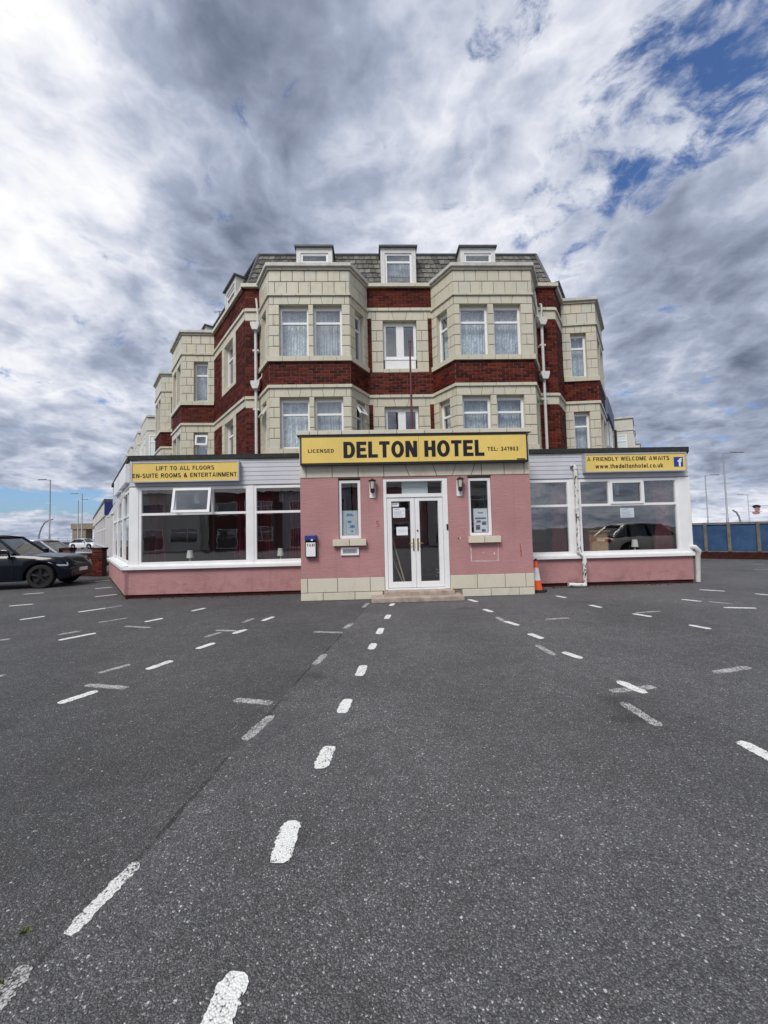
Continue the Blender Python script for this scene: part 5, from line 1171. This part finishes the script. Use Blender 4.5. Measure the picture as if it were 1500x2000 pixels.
# ------------------------------------------------------------------ cars
def car(label, paint, loc, rz, L=4.45, Wd=1.86, H=1.62, cat='car', tail=False):
    """front at +x; origin on the ground under the middle"""
    t = thing('parked_car', label, cat, loc, rz)
    hw = Wd / 2; fx, rx = L / 2 - .76, -L / 2 + .86; R = .36; arch = R + .075
    belt = H * .615
    # lower body
    st = sorted(set([round(-L / 2 + L * i / 60, 4) for i in range(61)] + [round(c_ + arch * cos(a), 4) for c_ in (fx, rx) for a in [pi * k / 14 for k in range(15)]]))
    b = MB(); n = 11
    def top(x):
        s = (x + L / 2) / L
        if s > .70: q = (s - .70) / .30; return belt + .055 - .04 * q - .11 * q ** 2 - .28 * max(0, q - .86) / .14 * .9
        if s < .05: return belt - .02 - (.05 - s) * 3.4
        return belt + .055 * min(1, max(0, (s - .05) / .2))
    def half(x):
        s = abs(x) / (L / 2); return hw * (1 - .055 * s ** 2 - .16 * max(0, s - .80) ** 1.5 / .2 ** 1.5)
    for x in st:
        zb = .24 + .10 * max(0, abs(x) / (L / 2) - .88) / .12
        for c_ in (fx, rx):
            if abs(x - c_) < arch: zb = max(zb, R + sqrt(arch ** 2 - (x - c_) ** 2) * .98)
        zt, h = top(x), half(x); sh = zt - .10; zb = min(zb, sh - .05)
        mid_ = zb + (sh - zb) * .55
        sec = [(-h * .80, zb + .0), (-h * .965, zb), (-h, mid_), (-h * .975, sh), (-h * .90, zt - .02), (-h * .45, zt + .015)]
        sec = sec + [(0, zt + .025)] + [(-y, z) for y, z in sec[::-1]]
        b.v += [(x, y, z) for y, z in sec]
    m_ = 13
    for i in range(len(st) - 1):
        for j in range(m_): 
            a0, a1 = i * m_ + j, i * m_ + (j + 1) % m_
            b.f.append([a0, a1, a1 + m_, a0 + m_]); b.m.append(1 if j == m_ - 1 else 0)
    b.f.append(list(range(m_))[::-1]); b.m.append(0); e = (len(st) - 1) * m_; b.f.append([e + j for j in range(m_)]); b.m.append(0)
    body = b.build('body', [paint, 'rubber'], t, smooth=True, local=True)
    # cabin: stations of (x, z, half width)
    z0 = belt + .045; zr = H
    xs0, xs1, xr1, xr0 = L * .19, L * .045, -L * .33, -L * .455
    wb, wt = hw * .90, hw * .70
    c = MB(); V = [(xs0, -wb * .93, z0), (xs0, wb * .93, z0), (xs1, wt * .94, zr - .03), (xs1, -wt * .94, zr - .03), (xr1, -wt * .94, zr - .05), (xr1, wt * .94, zr - .05), (xr0, wb * .9, z0), (xr0, -wb * .9, z0)]
    V = [tuple(v) for v in V]
    def pane(name, idx):
        p_ = MB(); cc_ = Vector((0, 0, 0))
        for i in idx: cc_ += Vector(V[i]) / len(idx)
        vs = [tuple(cc_ + (Vector(V[i]) - cc_) * .985) for i in idx]; p_.add(vs, [tuple(range(len(idx)))])
        o = p_.build(name, 'car_glass', t, local=True); so = o.modifiers.new('depth', 'SOLIDIFY'); so.thickness = .01
    pane('windscreen', (0, 1, 2, 3)); pane('rear_window', (6, 7, 4, 5)); pane('side_window', (7, 0, 3, 4)); pane('side_window', (1, 6, 5, 2))
    r = MB(); xm = (xs1 + xr1) / 2
    rows = [(xs1 + .04, zr - .045, .95), (xs1 - .25, zr - .005, .98), (xm, zr + .015, 1.0), (xr1 + .2, zr - .015, .98), (xr1 - .12, zr - .06, .93)]
    for x, z, k in rows: r.v += [(x, -wt * .99 * k, z - .035), (x, -wt * .85 * k, z), (x, 0, z + .025), (x, wt * .85 * k, z), (x, wt * .99 * k, z - .035)]
    for i in range(len(rows) - 1):
        for j in range(4): a0 = i * 5 + j; r.f.append([a0, a0 + 5, a0 + 6, a0 + 1]); r.m.append(0)
    ro = r.build('roof', paint, t, smooth=True, local=True); so = ro.modifiers.new('depth', 'SOLIDIFY'); so.thickness = .04; so.offset = -1
    for s in (-1, 1):
        for p0, p1, r_, m_p in (((xs0 + .03, s * wb * .93, z0 - .02), (xs1, s * wt * .95, zr - .03), .038, paint), ((xr0, s * wb * .9, z0 - .02), (xr1, s * wt * .95, zr - .05), .06, paint), ((-L * .095, s * wb * .99, z0 - .02), (-L * .11, s * wt * .985, zr - .04), .04, 'black_gloss'), ((-L * .30, s * wb * .97, z0 - .02), (-L * .285, s * wt * .97, zr - .05), .05, 'black_gloss')):
            pl = MB(); pl.tube([p0, p1], r_, 8); pl.build('pillar', m_p, t, smooth=True, local=True)
    it = MB(); it.wbox(-L * .38, L * .12, -hw * .8, hw * .8, .5, belt - .02)
    for x in (.15, -.95):
        for y in (-.38, .38): it.wbox(x - .5, x - .38, y - .23, y + .23, belt - .03, belt + .36)
    it.build('interior', 'rubber', t, local=True)
    for cx, s in ((fx, -1), (fx, 1), (rx, -1), (rx, 1)):
        w = MB(); yo = s * (half(cx) - .02); yi = s * (half(cx) - .24)
        k0 = []
        prof = [(.20, yi), (R - .02, yi), (R, yi + s * .03), (R, yo - s * .03), (R - .02, yo), (R - .10, yo), (R - .115, yo - s * .02)]
        sg = 28
        for rr, y in prof:
            for j in range(sg): a = 2 * pi * j / sg; w.v.append((cx + rr * cos(a), y, R + rr * sin(a)))
        for i in range(len(prof) - 1):
            for j in range(sg): w.f.append([i * sg + j, i * sg + (j + 1) % sg, (i + 1) * sg + (j + 1) % sg, (i + 1) * sg + j]); w.m.append(0)
        wh = w.build('wheel', 'tyre', t, smooth=True, local=True)
        rm = MB(); y = yo - s * .025
        rm.tube([(cx, y - s * .015, R), (cx, y + s * .012, R)], .06, 12)
        for j in range(5):
            a = 2 * pi * j / 5 + .3
            for da in (-.11, .11): rm.tube([(cx + .05 * cos(a), y, R + .05 * sin(a)), (cx + (R - .115) * cos(a + da), y, R + (R - .115) * sin(a + da))], .017, 6)
        rm.build('rim', 'rim_dark' if paint == 'paint_navy' else 'alu', wh, local=True)
        dk = MB(); dk.tube([(cx, yi + s * .02, R), (cx, y - s * .05, R)], R - .12, 20); dk.build('brake_disc', 'rubber', wh, local=True)
    for s in (-1, 1):
        zt = top(fx + .45)
        h = MB(); x1 = L / 2
        h.add([(x1 - .56, s * half(x1 - .56) * .992, zt - .17), (x1 - .26, s * half(x1 - .26) * 1.0, zt - .30), (x1 - .08, s * half(x1 - .08) * .97, zt - .30), (x1 - .10, s * half(x1 - .1) * .93, zt - .19), (x1 - .50, s * half(x1 - .5) * .965, zt - .12)], [(0, 1, 2, 3, 4) if s < 0 else (4, 3, 2, 1, 0)])
        o = h.build('headlight', 'chrome', t, local=True); so = o.modifiers.new('depth', 'SOLIDIFY'); so.thickness = .03; so.offset = 0
        mi = MB(); mx = xs0 - .22; my = s * (hw + .10)
        mi.add([(mx + dx_, my + s * dy_, belt + .06 + dz_) for dx_, dy_, dz_ in ((.10, -.10, 0), (.12, .08, .02), (.10, .10, .13), (.08, -.08, .14), (-.06, -.10, .0), (-.07, .10, .02), (-.06, .11, .15), (-.06, -.09, .16))], [(0, 1, 2, 3), (5, 4, 7, 6), (1, 5, 6, 2), (4, 0, 3, 7), (3, 2, 6, 7), (4, 5, 1, 0)])
        mi.tube([(mx, s * wb * .95, belt + .05), (mx, my - s * .05, belt + .10)], .03, 6)
        mi.build('wing_mirror', 'black_gloss' if paint == 'paint_navy' else paint, t, local=True, bevel=.02)
        d = MB(); zl = .45
        for xd in (L * .175, -L * .10, -L * .31): d.add([(xd - .004, s * (half(xd) + .002), .36 if xd > -1 else .75), (xd + .004, s * (half(xd) + .002), .36 if xd > -1 else .75), (xd + .004, s * (half(xd) * .99 + .002), belt - .06), (xd - .004, s * (half(xd) * .99 + .002), belt - .06)], [(0, 1, 2, 3)])
        o = d.build('door_gap', 'black_paint', t, local=True); so = o.modifiers.new('depth', 'SOLIDIFY'); so.thickness = .006; so.offset = 0
        dh = MB()
        for xd in (-L * .06, -L * .27): dh.box(WF, xd - .1, xd + .1, -s * (hw * .995) - .015, -s * (hw * .995) + .015, belt - .16, belt - .13)
        dh.build('door_handle', paint, t, local=True)
        tl = MB(); tl.wbox(-L / 2 - .005, -L / 2 + .12, s * hw * .62 - .16, s * hw * .62 + .16, belt - .22, belt - .06); tl.build('tail_light', 'red_mark', t, local=True, bevel=.02)
    gr = MB(); gr.wbox(L / 2 - .10, L / 2 + .012, -.5, .5, .56, .70); gr.wbox(L / 2 - .10, L / 2 + .02, -.62, .62, .34, .44); gr.build('grille', 'black_paint', t, local=True, bevel=.01)
    np_ = MB(); np_.wbox(L / 2, L / 2 + .03, -.26, .26, .46, .57); np_.build('number_plate', 'white_paint', t, local=True)
    return t
car('dark navy estate car parked nearest the left edge facing the wall', 'paint_navy', (-11.80, 12.90, 0), radians(13))
car('pale silver car behind the dark navy one, mostly hidden', 'paint_silver', (-13.45, 16.5, 0), radians(13), 4.3, 1.78, 1.46)
car('white car far off by the beige shelter', 'paint_white', (-43.5, 61, 0), radians(-10), 4.3, 1.8, 1.5)
car('beige estate car parked beside the viewer, mirrored in the right lounge glass', 'paint_beige', (13.3, 1.2, 0), 0, 4.7, 1.85, 1.60)

# houses across the road, mirrored in the ground floor glass
def opposite(x0, x1, wm, rm, label):
    t = thing('street_house', label, 'house', ((x0 + x1) / 2, -21, 0), group='houses across the road, mirrored in the windows')
    F = Face((x1, -21), (x0, -21)); L = F.L
    b = MB(); b.box(F, 0, L, -8, 0, 0, 6.0); b.build('wall', wm, t)
    r = MB(); r.add([F.P(-.1, .3, 5.9), F.P(L + .1, .3, 5.9), F.P(L + .1, -4, 8.6), F.P(-.1, -4, 8.6), F.P(-.1, -8.3, 5.9), F.P(L + .1, -8.3, 5.9)], [(0, 1, 2, 3), (3, 2, 5, 4), (0, 3, 4), (1, 5, 2)]); r.build('roof', rm, t)
    b = MB(); b.box(F, .5, L * .5, 0, .8, 0, 5.2); b.build('bay', wm, t)
    for z0, z1 in ((.9, 2.3), (3.6, 4.9)):
        window(F, .7, L * .5 - .2, z0, z1, .84, t, transom=z1 - .45, bars_u=(L * .25,)); bk = MB(); bk.box(F, .7, L * .5 - .2, .77, .805, z0, z1); bk.build('blind', 'dark_room', t)
        window(F, L * .62, L * .9, z0 if z0 > 2 else .15, z1 if z0 > 2 else 2.2, .04, t); bk = MB(); bk.box(F, L * .62, L * .9, -.03, .004, z0 if z0 > 2 else .15, z1 if z0 > 2 else 2.2); bk.build('blind', 'dark_room', t)
for i, (wm, lab) in enumerate((('house_cream', 'cream rendered house across the road'), ('house_brick', 'red brick house across the road'), ('house_grey', 'grey rendered house across the road'), ('house_pink', 'pink rendered house across the road'), ('house_cream', 'second cream house, at the end of the row across the road'))):
    opposite(-24 + i * 7.4, -16.7 + i * 7.4, wm, 'lead_dark', lab)
